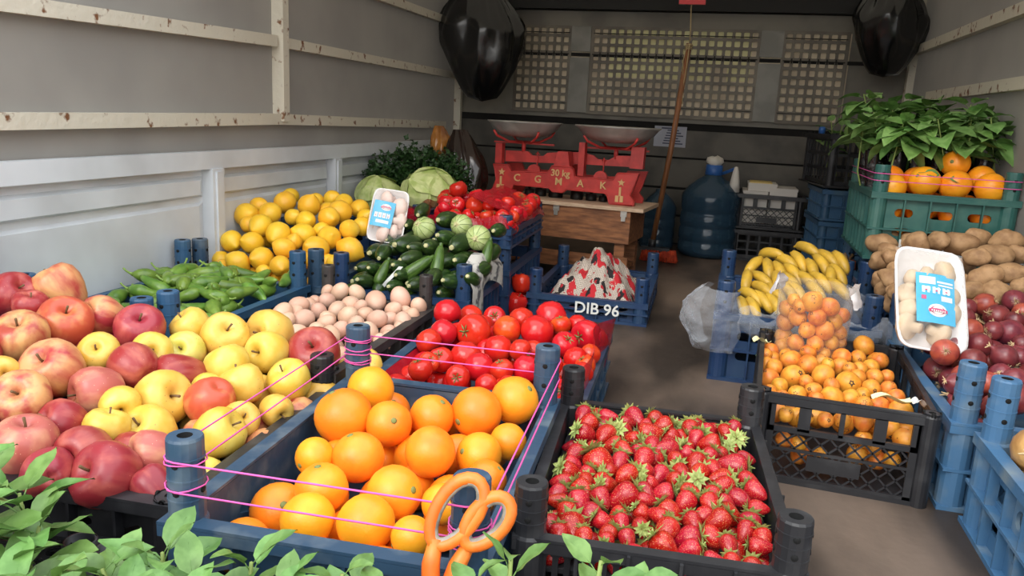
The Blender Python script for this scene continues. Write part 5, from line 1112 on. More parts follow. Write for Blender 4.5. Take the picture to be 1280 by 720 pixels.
for k in range(300):
    a = rp.uniform(0, 6.28); q = rp.uniform(0, 1) ** .5; ex = Vector((.235 * q * math.cos(a) + .02, .10 * q * math.sin(a), .29 * (1 - .45 * q * q) * rp.uniform(.55, 1.0)))
    if k % 3 == 0: st.tube([(ex.x * .2, ex.y * .2, 0), ex * .6, ex], [.0016, .0012, .001], 3)
    for j in range(9):
        c = ex + Vector((rp.uniform(-.03, .03), rp.uniform(-.03, .03), rp.uniform(-.025, .025))); s_ = rp.uniform(.014, .026)
        d1 = Vector((rp.uniform(-1, 1), rp.uniform(-1, 1), rp.uniform(-.6, .8))).normalized(); d2 = d1.cross(Vector((rp.uniform(-1, 1), rp.uniform(-1, 1), 1))).normalized()
        n_ = d1.cross(d2) * .25
        b.add([c, c + d1 * s_ * .5 + d2 * s_ * .5 + n_ * s_, c + d1 * s_ * .75 + d2 * s_ * .18, c + d1 * s_ * 1.2, c + d1 * s_ * .75 - d2 * s_ * .18, c + d1 * s_ * .5 - d2 * s_ * .5 + n_ * s_], [(0, 1, 2), (0, 2, 3), (0, 3, 4), (0, 4, 5)])
put('foliage', b.mesh('foliage', ['leaf_dark']), e)['kind'] = 'stuff'; put('stems', st.mesh('stems', ['leaf_dark']), e)['kind'] = 'stuff'

# ---------------------------------------------------------------- table with the balance
T0 = Matrix.Translation((-.310, 2.965, 0)) @ Matrix.Rotation(math.radians(-7), 4, 'Z')
tb = empty('table'); tb.matrix_world = T0; tag(tb, 'rough wooden box table under the red balance', 'table')
def tpart(n, boxes, m, par=None, lb=None):
    b = B()
    for bx in boxes: b.box(*bx)
    return put(n, b.mesh(n, [m]), par or tb, label=lb)
tpart('board', [(-.63, .05, -.012, .27, .284, .298)], 'pale_wood', lb='pale worn table board')
tpart('front_plank', [(-.36, 0, 0, .016, .158, .283)], 'brown_wood'); tpart('front_plank', [(-.60, -.362, 0, .016, .158, .283)], 'brown_wood')
tpart('side_plank', [(-.014, 0, .017, .25, .158, .283)], 'brown_wood'); tpart('side_plank', [(-.60, -.586, .017, .25, .158, .283)], 'brown_wood')
for x0, x1 in ((-.058, -.018), (-.585, -.545)):
    for y0, y1 in ((.018, .05), (.21, .245)): tpart('leg', [(x0, x1, y0, y1, 0, .282)], 'brown_wood')
tpart('lower_plank', [(-.60, 0, .004, .016, .045, .105)], 'brown_wood'); tpart('lower_shelf', [(-.58, -.02, .02, .24, .045, .06)], 'brown_wood')
for x in (-.295, -.026):
    l = tpart('latch', [(x - .012, x + .012, -.005, 0, .262, .284), (x - .008, x + .008, -.008, -.004, .245, .272)], 'latch_metal', lb='metal latch')
sce = empty('balance'); sce.matrix_world = T0 @ Matrix.Translation((-.602, .05, .2982)); tag(sce, 'old red cast iron balance with gold letters on the table', 'balance')
def L(px, py): return ((px - 205) / 840 * .60, ((480 + (px - 205) * .056) - py) / 840 * .60)
def prism(n, pts, y0, y1, m='red_paint', par=None):
    b = B(); b.prism([L(*p) for p in pts], y0, y1); return put(n, b.mesh(n, [m], fix=True), par or sce)
OUT = [(208, 479), (318, 484), (335, 455), (345, 428), (560, 442), (580, 462), (640, 466), (662, 448), (880, 462), (897, 472), (912, 522), (1042, 530), (1046, 500), (1020, 470), (1036, 430), (1058, 350), (945, 348), (925, 385), (702, 374), (692, 335), (675, 318), (568, 315), (555, 338), (545, 352), (325, 350), (305, 312), (215, 310), (226, 345), (236, 400), (222, 440)]
fp = prism('front_frame', OUT, 0, .022); prism('rear_frame', OUT, .150, .168)
cxm, czm = L(620, 395)
b = B()   # raised border round the front casting
pl = [L(*p) for p in OUT]; pl = [(x + (cxm - x) * .012, z + ((.075 - z) * .06)) for x, z in pl]
b.tube([(x, -.001, z) for x, z in pl], .0026, 5, closed=True); put('raised_edge', b.mesh('raised_edge', ['red_paint']), sce)
prism('beam', [(250, 238), (385, 242), (412, 265), (480, 268), (505, 250), (590, 245), (700, 245), (775, 262), (800, 282), (860, 286), (905, 262), (1000, 262), (1000, 322), (740, 312), (250, 300)], .070, .086)
for pts in ([(210, 195), (250, 196), (250, 309), (210, 307)], [(705, 190), (738, 191), (740, 372), (705, 370)], [(998, 212), (1068, 216), (1066, 330), (994, 326)]):
    prism('upright', pts, .030, .062)
prism('tower', [(597, 238), (655, 242), (668, 318), (577, 316)], .004, .060)
for cx, cz in ((450, 350), (838, 380)):
    x, z = L(cx, cz); b = B(); b.prism([(x + .027 * math.cos(PI * k / 8), z + .027 * math.sin(PI * k / 8)) for k in range(9)], .026, .040); put('bracket', b.mesh('bracket', ['red_paint'], fix=True), sce)
    b = B(); b.tube([(x, .064, z + .002), (x, .064, z + .076)], .0028, 6); b.tube([(x - .010, .064, z + .064), (x, .064, z + .072), (x + .010, .064, z + .064)], .002, 5); put('pointer', b.mesh('pointer', ['red_paint']), sce)
def emb(body, px, py, size):
    x, z = L(px, py); put('lettering', text_mesh(body, size, .003, 'gold_paint', Matrix.Identity(4), .0006), sce, (x, -.001, z), label='raised gold letter')
for ch, px, py in (('C', 368, 388), ('G', 493, 394), ('M', 615, 404), ('A', 740, 412), ('K', 868, 420)): emb(ch, px, py, .040)
emb('30 kg', 622, 358, .036)
for px in (274, 968):
    dz = (px - 274) * .066; x, z = L(px, 355 + dz); b = B()
    b.prism([(x + (.015 if k % 2 == 0 else .0065) * math.sin(PI * k / 5), z + (.015 if k % 2 == 0 else .0065) * math.cos(PI * k / 5)) for k in range(10)], -.004, .001)
    x, z = L(px - 4, 402 + dz); b.box(x - .004, x + .004, -.004, .001, z - .018, z + .016)
    x, z = L(px - 6, 442 + dz)
    for dx in (-.009, .009): b.box(x + dx - .0065, x + dx + .0065, -.004, .001, z - .012, z + .012)
    put('emblem', b.mesh('emblem', ['gold_paint'], fix=True), sce, label='raised gold star and scale emblem')
for i, (xc, rad) in enumerate(((.108, .150), (.495, .164))):
    pc = empty('scale_pan'); pc.matrix_world = T0 @ Matrix.Translation((-.602 + xc, .128, .2982)); tag(pc, ('left' if i == 0 else 'right') + ' dull steel pan of the red balance', 'scale pan', 'pans of the balance')
    b = B(); pr = [(0, .232), (rad * .35, .233), (rad * .62, .240), (rad * .84, .262), (rad * .96, .286), (rad * 1.02, .292), (rad * 1.02, .295), (rad * .95, .2895), (rad * .83, .266), (rad * .61, .244), (0, .237)]
    b.lathe(pr, 36); put('bowl', b.mesh('bowl', ['steel_pan'], fix=True), pc)
    b = B()
    for k in range(4):
        a = PI / 4 + PI / 2 * k; c, s_ = math.cos(a), math.sin(a)
        b.tube([(0, 0, .213), (c * rad * .45, s_ * rad * .45, .213), (c * rad * .80, s_ * rad * .80, .236), (c * rad * .90, s_ * rad * .90, .256)], .0048, 6)
    put('pan_cross', b.mesh('pan_cross', ['red_paint']), sce, (xc, .078, 0))
    b = B(); b.tube([(xc, .078, .170), (xc, .078, .214)], .009, 8); b.bar((xc - .13, .078, .208), (xc + .13, .078, .208), .012, .006); put('pan_stem', b.mesh('pan_stem', ['red_paint']), sce)
for k, (xc, r, h) in enumerate(((.14, .020, .034), (.19, .024, .040), (.255, .030, .046), (.345, .026, .042), (.405, .022, .036), (.455, .018, .03))):
    w_ = empty('weight'); w_.matrix_world = T0 @ Matrix.Translation((-.602 + xc, .135, .2982)); tag(w_, 'dark iron weight under the balance, %s from left' % ORD[k], 'weight', 'weights under the balance')
    b = B(); b.lathe([(r * .95, 0), (r, .003), (r, h * .72), (r * .8, h * .76), (r * .4, h * .78)], 16); put('body', b.mesh('body', ['iron']), w_)
    b = B(); b.lathe([(r * .3, h * .77), (r * .28, h * .86), (r * .5, h * .92), (r * .3, h), (0, h)], 12); put('knob', b.mesh('knob', ['iron']), w_)

# ---------------------------------------------------------------- broom, rope and red tag
mat('broom_wood', S(150, 98, 60), 0.5, S(120, 76, 46), 20, streak=(8, 8, .6))
mat('broom_red', S(206, 74, 36), 0.8, S(170, 52, 26), 40, bump=.5, bscale=120)
br = empty('broom', (-.24, 3.56, 0)); tag(br, 'broom with wooden handle and orange-red bristles hanging from a string', 'broom')
b = B(); b.tube([(-.025, 0, .075), (.02, .02, .52), (.052, .04, .955)], [.012, .0125, .0125], 10); put('handle', b.mesh('handle', ['broom_wood']), br)
b = B(); b.tube([(-.025, 0, .055), (-.025, 0, .10)], .018, 10); b.box(-.075, .055, -.022, .022, .052, .066); put('head', b.mesh('head', [MATS['black_plastic']]), br)
rb = random.Random(2); b = B()
for k in range(260):
    x = rb.uniform(-.075, .09); y = rb.uniform(-.022, .022); b.tube([(x * .9, y, .055), (x + rb.uniform(-.006, .010), y * 1.3, .004)], [.0028, .0022], 4)
o = put('bristles', b.mesh('bristles', ['broom_red']), br, label='orange-red bristles'); o['kind'] = 'stuff'
b = B(); P = [(-.19 + .004 * math.sin(i), 3.60 - .005 * math.cos(i * 1.7), 1.34 - i * .047) for i in range(9)]
b.tube(P, .0028, 5)
for k in range(4): b.tube([(-.188 + .016 * math.cos(2 * PI * j / 10), 3.60 + .016 * math.sin(2 * PI * j / 10), .930 + .006 * k + .003 * math.sin(j)) for j in range(10)], .0022, 4, closed=True)
b.tube([(-.185, 3.585, .95), (-.188, 3.582, .86), (-.196, 3.584, .76), (-.192, 3.584, .70)], .0022, 5); b.tube([(-.196, 3.585, .94), (-.206, 3.582, .88), (-.200, 3.584, .82)], .0022, 5)
tag(put('rope', b.mesh('rope', ['beige_string'])), 'frayed beige string holding the broom handle', 'string')
b = B(); b.box(-.245, -.135, 3.575, 3.588, 1.112, 1.20); tag(put('tag', b.mesh('tag', [mat('tag_red', S(214, 40, 44), .4)])), 'red plastic tag hanging at the top of the string', 'tag')

# ---------------------------------------------------------------- water bottles
film('bottle_blue', S(52, 78, 98), .30, .12, .12, 12)
mat('water_blue', S(20, 32, 42), 0.25)
mat('cap_blue', S(44, 92, 160), 0.4)
mat('cloth_white', S(206, 200, 190), 0.8)
def bottle(label, P, r, k, cap):
    e = empty('water_bottle', P); tag(e, label, 'bottle')
    pr = [(0, 0), (r * .86, .002), (r * .97, .02)]
    for z in (.075, .145, .215):
        pr += [(r, z - .045), (r * .985, z - .008), (r * .94, z), (r * .985, z + .008)]
    pr += [(r, .25), (r * 1.02, .285), (r * .99, .300), (r * .80, .335), (r * .55, .365), (r * .33, .385), (r * .26, .395), (r * .26, .412)]
    pr = [(a, z * k) for a, z in pr]
    b = B(); b.lathe(pr, 32); put('body', b.mesh('body', ['bottle_blue']), e)
    b = B(); b.lathe([(0, .004), (r * .84, .006), (r * .92, .03 * k), (r * .90, .18 * k), (0, .181 * k)], 24); put('water', b.mesh('water', ['water_blue']), e)
    if cap:
        b = B(); b.lathe([(r * .27, .392 * k), (r * .29, .395 * k), (r * .28, .440 * k), (0, .442 * k)], 18)
        c = put('cap', b.mesh('cap', ['cap_blue']), e, label='blue neck sleeve')
        b = B(); b.tube([(r * .28, -.01, .405 * k), (r * .55, -.02, .424 * k), (r * .72, -.02, .436 * k), (r * .62, -.015, .420 * k), (r * .28, -.005, .398 * k)], .004, 6); put('strap', b.mesh('strap', ['cap_blue']), c)
        b = B(); b.lathe([(r * .22, .440 * k), (r * .30, .452 * k), (r * .26, .468 * k), (r * .12, .478 * k), (0, .478 * k)], 12); lumpy(b, .05, 40, 2); put('stopper', b.mesh('stopper', ['cloth_white']), e, label='crumpled white stopper')
    return e
bottle('large dark blue water bottle with blue neck standing at the back wall', (-.030, 3.870, 0), .137, .985, True)
bottle('smaller water bottle half hidden behind the broom', (-.275, 3.94, 0), .085, .72, False)
b = B(); b.box(-.345, -.185, YB - .006, YB - .001, .498, .600); sg = put('wall_sign', b.mesh('wall_sign', [mat('sign_pale', S(150, 152, 164), .5)])); tag(sg, 'small pale printed notice on the back wall behind the broom', 'notice')
b = B()
for k in range(6): b.box(-.30 + .004 * k, -.20 - .012 * (k % 3), YB - .0068, YB - .006, .512 + .013 * k, .518 + .013 * k)
b.box(-.31, -.25, YB - .0068, YB - .006, .586, .594); put('printed_lines', b.mesh('printed_lines', [mat('ink', S(52, 56, 78), .6)]), sg)

# ---------------------------------------------------------------- black crates with foam boxes at the back
crate('lower black crate under the foam boxes by the back wall', (.235, 3.965), 0, .275, .24, .145, .148, m='black_plastic', style='window', base=.02, r=.012, ribs=False)
crate('upper black lattice crate holding white foam boxes', (.235, 3.965), 0, .275, .24, .312, .315, z0=.152, m='black_plastic', style='lattice', base=.175, r=.012, ribs=False)
mat('foam_grey', S(206, 200, 192), 0.6)
for i, (x0, x1, y0, y1, z0, z1, lb) in enumerate(((.115, .225, 3.865, 4.06, .176, .325, 'white foam box at left in the black lattice crate'), (.232, .355, 3.865, 4.06, .176, .345, 'white foam box at right in the black lattice crate'), (.135, .262, 3.87, 4.04, .326, .362, 'flat foam tray lying on the foam boxes'))):
    b = B(); b.box(x0, x1, y0, y1, z0, z1 - .012); bx = put('foam_box', b.mesh('foam_box', ['foam_grey'])); tag(bx, lb, 'foam box', 'foam boxes in the black crate')
    b = B(); b.box(x0 - .002, x1 + .002, y0 - .002, y1 + .002, z1 - .0118, z1); put('lid', b.mesh('lid', ['foam_grey']), bx)
b = B(); b.box(.14, .24, 3.868, 3.99, .3622, .368); tag(put('carton', b.mesh('carton', [mat('yellow_card', S(214, 186, 112), .6)])), 'yellowish card on top of the foam tray', 'card')
b = B(); b.lathe([(.026, .316), (.022, .36), (.014, .41), (.008, .432), (0, .434)], 16); tag(put('plastic_cone', b.mesh('plastic_cone', ['foam_grey']), None, (.070, 3.84, 0)), 'tall whitish plastic cone beside the foam boxes', 'cone')
stk = [crate(lb, (.575, 3.60), 4, .31, .30, z1, z1 + .002, z0=z0, m='blue_plastic', style='plain', base=z0 + .02, r=.016) for z0, z1, lb in ((0, .125, 'bottom blue crate of the stack under the black seedling crate'), (.130, .255, 'middle blue crate of the stack under the black seedling crate'), (.260, .385, 'top blue crate of the stack under the black seedling crate'))]
crate('black grid crate of seedlings on the blue stack near back wall', (.555, 3.63), 9, .31, .36, .605, .61, z0=.394, m='black_plastic', style='window', base=.42, r=.014, ribs=False)
for k in range(6):
    x, y = .42 + .055 * k, 3.55 + .05 * (k % 3)
    seedling('seedling', 'green seedling, %s from left in the black grid crate at the back' % ORD[k], (x, y, .422), (x - .02 + random.uniform(-.02, .02), y - .02, .645 + random.uniform(-.01, .03)), 7, .065, LEAF_M, 'seedlings in the black grid crate')
b = B(); b.lathe([(.012, 0), (.014, .02), (.010, .028), (0, .028)], 10); tag(put('bottle_cap', b.mesh('bottle_cap', ['cap_blue']), None, (.385, 3.50, .606)), 'small blue cap on the corner of the black grid crate', 'cap')
# pumpkins behind the bananas
mat('pumpkin_skin', S(214, 112, 48), 0.5, S(190, 88, 36), 12, rnd=.05)
PUM = lathe_obj('pumpkin', [(0, -1.0), (.4, -1.0), (.8, -.75), (1.0, -.25), (.95, .25), (.72, .6), (.55, 1.0), (.5, 1.5), (.42, 1.9), (.2, 2.0), (0, 1.98)], 24, .06, .8, 2, ribs=8, ribamp=.02)
for i, (P, r, lb) in enumerate((((.43, 2.73, .07), .058, 'orange gourd standing behind the banana crate'), ((.46, 2.89, .07), .05, 'orange gourd standing further back behind the bananas'))):
    o = put('gourd', PUM, None, P, (random.uniform(-.1, .1), 0, random.uniform(0, 6)), (r, r, r * 1.15), 'pumpkin_skin'); tag(o, lb, 'gourd', 'gourds behind the bananas')
    b = B(); b.tube([(0, 0, 1.9), (.05, 0, 2.2), (.2, .1, 2.4)], [.12, .09, .1], 6); put('stem', b.mesh('stem', ['stem_brown']), o)

# ---------------------------------------------------------------- leafy oranges and tall seedlings at right
rg = random.Random(11); k = 0
GO = [(-.13, -.175, .470, .040), (-.045, -.165, .492, .043), (.035, -.165, .488, .043), (.125, -.170, .484, .044), (.045, -.09, .545, .040), (-.125, -.10, .49, .040), (-.05, -.085, .49, .04), (.12, -.085, .505, .04), (-.09, -.10, .41, .04), (0, -.09, .42, .04), (.09, -.09, .42, .04)]
NG = len(GO)
for y in (-.165,):
    for x in (-.125, -.045, .038, .12): GO += [(x, y - .004, .405, .036), (x + .035, y + .004, .353, .033)]
for i, (x, y, z, r) in enumerate(GO):
    P = local(green_crate, x, y, z - .266)
    lb = ('orange with a leaf, ' if i in (1, 2) else 'orange, ') + (ORD[i] + ' on the heap in green crate, counted from front left' if i < NG else ORD[i - NG] + ' behind the slots of the green crate')
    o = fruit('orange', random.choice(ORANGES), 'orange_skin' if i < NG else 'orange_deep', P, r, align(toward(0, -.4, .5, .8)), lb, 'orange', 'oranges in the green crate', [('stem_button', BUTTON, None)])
    if i in (1, 2):
        q = o.rotation_quaternion.to_matrix().inverted(); d = q @ Vector((.1 if i == 1 else -.2, -.75, .72 if i == 1 else .45)).normalized()
        put('leaf', LEAF_P[i % 6], o, d * 1.02 - (q @ Vector((.4, 0, .1))) * .9, q @ rot('X', 55) @ rot('Y', 15), 1.0, label='dark green leaf on the fruit')
for j, y in enumerate((2.625, 2.70, 2.775, 2.84)):
    for i in range(6):
        x = .470 + .056 * i + (.010 if j % 2 else -.008)
        h = .028 + .050 * rg.random() + .020 * j
        seedling('tall_seedling', 'broad-leaved seedling in black sleeve, %s row from front, %s from left' % (ORD[j], ORD[i]), (x, y, .3225), (x + rg.uniform(-.05, .02) - (.05 if i == 0 else 0), y - .03 + rg.uniform(-.09, .02), .600 + h), 11, .080, LEAF_H, 'tall seedlings at the right wall', sleeve=(.022, .245), lo=.78, hang=.6)

# ---------------------------------------------------------------- hanging bags
mat('bag_black', S(16, 16, 17), 0.2, spec=0.75, bump=0.22, bscale=9)
mat('bag_brown', S(44, 28, 22), 0.16, S(30, 19, 16), 6, spec=0.6, bump=0.1, bscale=14)
def bag(name, label, c, rx, ry, h, m, seed, neck=.35, lean=(0, 0), cat='bag', knot=True):
    e = empty(name, c); tag(e, label, cat)
    def fn(u, v):
        a = 2 * PI * u; t = v
        pr = (max(0, math.sin(PI * min(1, .04 + t * .82)))) ** .62 * (1 - (1 - neck) * max(0, (t - .55) / .45) ** 1.4)
        q = Vector((math.cos(a) * 1.7, math.sin(a) * 1.7, t * 2.2 + seed))
        f = 1 + .16 * noise.noise(q) + .07 * noise.noise(q * 2.7) + .05 * (1 + 2 * t) * math.sin(a * 9 + 5 * noise.noise(q * 1.3)) * t + .02 * abs(noise.noise(Vector((a * 2.6, t * 1.2, seed * 3))))
        if t == 0: pr = .001
        return (rx * pr * f * math.cos(a) + lean[0] * t, ry * pr * f * math.sin(a) + lean[1] * t, h * t)
    b = B(); b.grid(fn, 56, 34, closeu=True); put('sack', b.mesh('sack', [m]), e)
    if knot:
        b = B(); b.grid(lambda u, v: (lean[0] + rx * .30 * (.5 + .8 * v) * math.cos(6.28 * u) * (1 + .25 * math.sin(u * 44)), lean[1] + ry * .30 * (.5 + .8 * v) * math.sin(6.28 * u) * (1 + .25 * math.sin(u * 44)), h * .97 + .09 * v), 36, 5, closeu=True)
        put('tied_top', b.mesh('tied_top', [m]), e)
    return e
bag('hanging_bag', 'black glossy plastic bag hanging in the left rear corner', (-1.165, 3.78, .672), .200, .15, .60, 'bag_black', 1.0, lean=(-.05, .02))
bag('hanging_bag', 'black plastic bag hanging in the right rear corner', (.645, 3.86, .860), .150, .13, .45, 'bag_black', 4.2, lean=(.0, .02))
bag('plastic_bag', 'dark brown glossy bag standing between parsley and balance', (-.985, 3.10, .200), .088, .075, .345, 'bag_brown', 7.7, neck=.55, lean=(-.075, .05), knot=False)
bag('plastic_bag', 'small amber shiny bag hanging behind the parsley', (-1.150, 3.20, .385), .045, .04, .17, mat('bag_amber', S(176, 116, 50), .14, S(120, 70, 30), 12, spec=.7, bump=.3, bscale=30), 2.2, neck=.7, lean=(-.03, .02), knot=False)
crate('dark crate under the brown bag beside the table', (-1.07, 3.28), 0, .20, .26, .195, .197, m='brown_plastic', style='plain', base=.19, r=.014, ribs=False)

# ---------------------------------------------------------------- loquat cup and crumpled clear film on the banana crate
film('cup_clear', (1, .98, .95), .93, .06, .08, 10)
film('wrap_clear', (.92, .95, 1), .87, .10, .8, 30)
cu = empty('loquat_cup', (.231, 1.799, .112)); tag(cu, 'clear plastic cup full of loquats standing in the loquat crate', 'cup')
b = B(); b.lathe([(.0, 0), (.070, .001), (.073, .01), (.080, .170), (.083, .172), (.082, .176)], 40, cap=False); put('cup_wall', b.mesh('cup_wall', ['cup_clear']), cu)
mat('torn_film', S(232, 226, 224), 0.35, bump=.3, bscale=40)
for a0, a1, z0 in ((2.3, 3.3, .176), (-.75, .55, .170)):
    b = B(); b.grid(lambda u, v: ((.083 + .012 * v + .006 * noise.noise(Vector((u * 5, v * 3, a0)))) * math.cos(a0 + (a1 - a0) * u), (.083 + .012 * v + .006 * noise.noise(Vector((u * 5, v * 3, a0)))) * math.sin(a0 + (a1 - a0) * u), z0 + .018 * math.sin(PI * u) * (1 - v) - .028 * v + .01 * noise.noise(Vector((u * 7, v * 4, 2)))), 14, 6)
    put('torn_lid', b.mesh('torn_lid', ['torn_film']), cu, label='torn white film lid')
def crumple(name, label, fn, nu, nv, m, amp=.012, fr=26):
    def f2(u, v):
        p = Vector(fn(u, v)); q = p * fr; n_ = Vector((noise.noise(q), noise.noise(q + Vector((9, 0, 0))), noise.noise(q + Vector((0, 9, 0)))))
        return p + n_ * amp + n_ * noise.noise(q * 2.5) * amp
    b = B(); b.grid(f2, nu, nv); return tag(put(name, b.mesh(name, [m])), label, 'plastic film')
cxp, cyp = banana_crate.location.x - .1675, banana_crate.location.y - .25
crumple('plastic_film', 'crumpled clear plastic film round the left post of the banana crate', lambda u, v: (cxp - .012 + (.052 + .030 * math.sin(PI * v)) * math.cos(2.0 + 3.6 * u) - .012 * math.sin(PI * v), cyp + (.052 + .018 * math.sin(PI * v)) * math.sin(2.0 + 3.6 * u), .235 - .155 * v), 40, 26, 'wrap_clear')
crumple('plastic_film', 'crumpled clear plastic film over the front rim of the banana crate, left', lambda u, v: (cxp + .03 + .145 * u, cyp - .03 - .022 * math.sin(PI * v) + .03 * (1 - v), .186 - .055 * v * (1 + .2 * math.sin(u * 7)) + .008 * math.sin(u * 11)), 36, 14, 'wrap_clear', .008)
crumple('plastic_film', 'crumpled clear plastic film over the front rim of the banana crate, right', lambda u, v: (cxp + .22 + .16 * u, cyp - .03 - .022 * math.sin(PI * v) + .03 * (1 - v), .188 - .060 * v + .010 * math.sin(u * 9)), 34, 14, 'wrap_clear', .009)
crumple('plastic_film', 'grey plastic sheet standing beside the right post of the banana crate', lambda u, v: (cxp + .275 + .05 * u, cyp + .03 + .02 * u, .17 + .09 * v * (1 - .3 * u)), 12, 12, 'wrap_clear', .006)
# white and yellow paper scraps among the loquats
for i, (x, y, z, w_, a, m) in enumerate(((.335, 1.44, .166, .07, .25, 'yellow_sheet'), (.125, 1.73, .168, .035, .5, 'yellow_sheet'), (.385, 1.455, .160, .028, .3, 'print_white'))):
    b = B(); b.grid(lambda u, v: ((u - .5) * w_ * math.cos(a) - (v - .5) * .022 * math.sin(a), (u - .5) * w_ * math.sin(a) + (v - .5) * .022, .006 * math.sin(u * 6) + .004 * math.cos(v * 5)), 9, 5)
    tag(put('paper_scrap', b.mesh('paper_scrap', [m]), None, (x, y, z)), ['yellow paper scrap on the loquats near the front rim', 'yellow paper scrap on the loquats left of the cup', 'white paper scrap at the right front of the loquats'][i], 'paper scrap', 'paper scraps on the loquats')

# ---------------------------------------------------------------- patterned cloth bundle
def cloth_mat():
    m = bpy.data.materials.new('cloth_pattern'); MATS['cloth_pattern'] = m; m.use_nodes = True; nt = m.node_tree; N = nt.nodes; Lk = nt.links.new
    p = N['Principled BSDF']; p.inputs['Roughness'].default_value = .85
    tc = N.new('ShaderNodeTexCoord')
    def mixc(f, a, col):
        mx = N.new('ShaderNodeMix'); mx.data_type = 'RGBA'; Lk(f, mx.inputs[0]); Lk(a, mx.inputs[6]); mx.inputs[7].default_value = (*col, 1); return mx.outputs[2]
    base = N.new('ShaderNodeRGB'); base.outputs[0].default_value = (*S(206, 192, 178), 1); out = base.outputs[0]
    br = N.new('ShaderNodeTexBrick'); br.offset = 0; br.inputs['Scale'].default_value = 22; br.inputs['Mortar Size'].default_value = .05; br.inputs['Brick Width'].default_value = .6; br.inputs['Row Height'].default_value = .6
    Lk(tc.outputs['UV'], br.inputs['Vector']); inv = br.outputs['Fac']; out = mixc(inv, out, S(60, 52, 52))
    for sc_, th, col, off in ((3.6, .40, S(188, 34, 44), 0), (4.4, .34, S(34, 28, 30), 4.4), (8, .25, S(168, 30, 40), 7.7)):
        mp = N.new('ShaderNodeMapping'); mp.inputs['Location'].default_value = (off, off * .7, 0); Lk(tc.outputs['UV'], mp.inputs[0])
        nz = N.new('ShaderNodeTexNoise'); nz.inputs['Scale'].default_value = 9; Lk(mp.outputs[0], nz.inputs['Vector'])
        ad = N.new('ShaderNodeMix'); ad.data_type = 'RGBA'; ad.inputs[0].default_value = .12; Lk(mp.outputs[0], ad.inputs[6]); Lk(nz.outputs['Color'], ad.inputs[7])
        vo = N.new('ShaderNodeTexVoronoi'); vo.inputs['Scale'].default_value = sc_; Lk(ad.outputs[2], vo.inputs['Vector'])
        mr = N.new('ShaderNodeMapRange'); mr.inputs[1].default_value = th; mr.inputs[2].default_value = th - .03; Lk(vo.outputs['Distance'], mr.inputs[0]); out = mixc(mr.outputs[0], out, col)
    Lk(out, p.inputs['Base Color']); return m
cloth_mat()
b = B(); fx, fy = -.368, 2.637; NU, NV = 46, 54
def clothf(u, v):
    s_, t_ = (u - .5) * 2, (v - .5) * 2; r2 = s_ * s_ + t_ * t_
    hgt = .070 / (1 + math.exp(10 * (abs(s_ + .20) - .55))) / (1 + math.exp(7 * (abs(t_ + .05) - .62))) + .035 / (1 + math.exp(8 * (abs(s_ - .40) - .55))) / (1 + math.exp(7 * (abs(t_ + .2) - .6)))
    q = Vector((s_ * 2.2, t_ * 2.2, 1.7)); f = .040 * noise.noise(q) + .030 * abs(noise.noise(q * 2.3)) + .010 * math.sin(s_ * 9 + 4 * noise.noise(q))
    e = max(0, 1 - max(abs(s_), abs(t_)) ** 5)
    return (fx + s_ * .138, fy + t_ * .222, .040 + (hgt + f * 1.1 + .03) * e)
b.grid(clothf, NU, NV); me = b.mesh('cloth_bundle', ['cloth_pattern']); uv = me.uv_layers.new(name='UVMap')
for lp in me.loops: i, j = lp.vertex_index % NU, lp.vertex_index // NU; uv.data[lp.index].uv = (i / (NU - 1) * 1.9, j / (NV - 1) * 3.0)
tag(put('cloth_bundle', me), 'white cloth bundle with red and black flowers in the numbered crate', 'cloth')

# ---------------------------------------------------------------- newspaper, red liners
mat('newspaper', S(196, 192, 184), 0.8, S(96, 94, 96), 34, 0.5, 0.58, detail=6)
def sheet(name, label, cat, fn, nu, nv, m):
    b = B(); b.grid(fn, nu, nv); return tag(put(name, b.mesh(name, [m])), label, cat)
zx, zy = -.793, 2.05
sheet('newspaper', 'newspaper liner hanging over the right rim of the zucchini crate', 'newspaper', lambda u, v: (zx + .165 + .042 * min(1, v * 2.2) + .012 * math.sin(u * 9) * v, zy - .16 + .28 * u, .225 - .02 * math.cos(u * 7) - (.16 * max(0, v - .3) * (1.0 + .45 * math.sin(u * 5 + 1)))), 26, 12, 'newspaper')
sheet('newspaper', 'strip of newspaper sticking up between the front zucchini', 'newspaper', lambda u, v: (zx - .055 + .05 * v + .012 * u, zy - .150 - .004 * math.sin(v * 5), .150 + .060 * v), 4, 8, 'print_white')
film('red_film', S(206, 30, 48), .50, .18, .25, 24)
vx, vy = -.79, 2.525
sheet('red_liner', 'red plastic liner round the vine tomatoes', 'liner', lambda u, v: ((lambda P: (vx + P[0] * (.178 + .012 * (1 - v)), vy + P[1] * (.245 + .010 * (1 - v)), .276 + .034 * v + .008 * math.sin(u * 60)))(((-1 + 8 * u, -1) if u < .25 else (1, -1 + 8 * (u - .25)) if u < .5 else (1 - 8 * (u - .5), 1) if u < .75 else (-1, 1 - 8 * (u - .75))))), 81, 5, 'red_film')
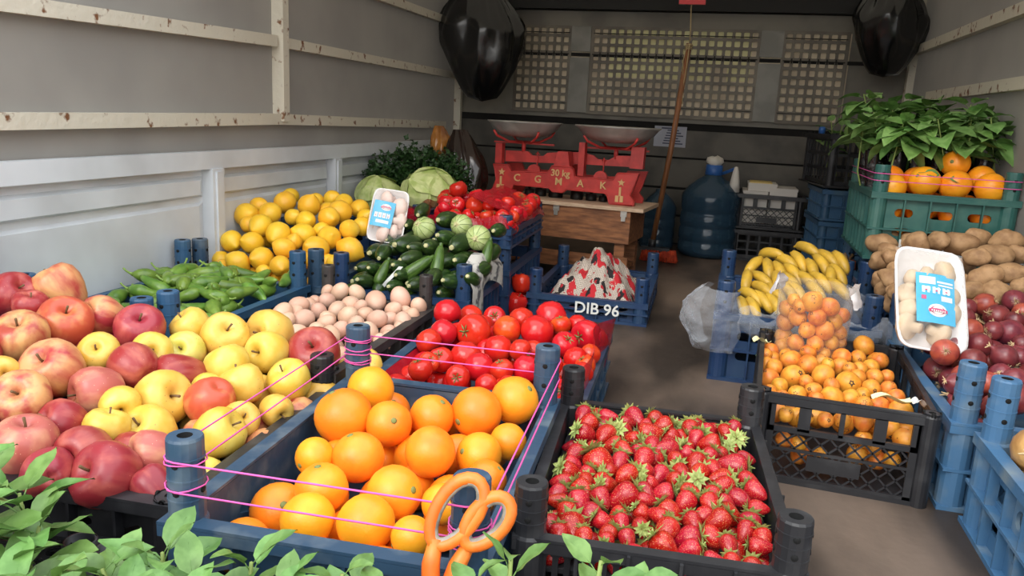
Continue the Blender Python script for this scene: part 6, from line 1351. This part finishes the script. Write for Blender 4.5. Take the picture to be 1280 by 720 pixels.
sheet('red_liner', 'clear red film stretched over the right end of the vine tomatoes', 'liner', lambda u, v: (vx + .04 + .145 * u, vy - .20 + .42 * v, .368 - .050 * u + .006 * noise.noise(Vector((u * 8, v * 8, 0)))), 14, 14, 'red_film')
tx, ty = -.402, 1.525
sheet('red_liner', 'red plastic liner at the right side of the loose tomatoes', 'liner', lambda u, v: (tx + .196 + .012 * math.sin(u * 8) * v, ty - .20 + .40 * u, .075 + (.105 + .02 * math.sin(u * 3)) * v), 20, 6, 'red_film')
sheet('red_liner', 'red plastic liner at the left side of the loose tomatoes', 'liner', lambda u, v: (tx - .176 + .05 * (1 - v), ty - .22 + .40 * u, .075 + .055 * v), 20, 6, 'red_film')
# red peppers glimpsed beside the cloth crate and yellow onions at the right edge
RP = lathe_obj('red_pepper', [(0, -1), (.5, -1.05), (.85, -.7), (1, -.1), (.95, .5), (.6, .85), (.2, .75), (0, .7)], 18, .08, 1.2, 5, ribs=4, ribamp=.05)
for i, (x, y, z, r) in enumerate(((-.578, 2.33, .040, .034), (-.574, 2.42, .040, .032), (-.576, 2.375, .098, .030), (-.572, 2.50, .040, .034))):
    o = put('red_pepper', RP, None, (x, y, z), (0, .3, i), r, 'tomato_red'); tag(o, 'red pepper in the gap beside the cloth crate, %s from front' % ORD[i], 'pepper', 'red peppers beside the cloth crate')
    put('stem', STEM, o)
for j in range(5):
    for i in range(4):
        x, y, z = .490 + .080 * i + random.uniform(-.008, .008), .885 + .088 * j + random.uniform(-.008, .008), .140 + .006 * j + random.uniform(-.008, .012)
        fruit('onion', random.choice(ONIS), 'onion_yellow', (x, y, z), random.uniform(.035, .041), align(toward(0, -.2, .5, 1.1)), 'yellow onion in nearest right crate, ' + place_words(j + 1, i + 1), 'onion', 'yellow onions in the nearest right crate', [('root_tuft', TUFT, 'root tuft'), ('dry_neck', NECK, 'dry neck')])
        if i == 0: fruit('onion', random.choice(ONIS), 'onion_yellow', (x + .012, y + .03, z - .055), .034, align(toward(0, -.2, .5, 1.1)), 'yellow onion in nearest right crate, ' + place_words(j + 1, i + 1, True), 'onion', 'yellow onions in the nearest right crate', [('root_tuft', TUFT, 'root tuft'), ('dry_neck', NECK, 'dry neck')])
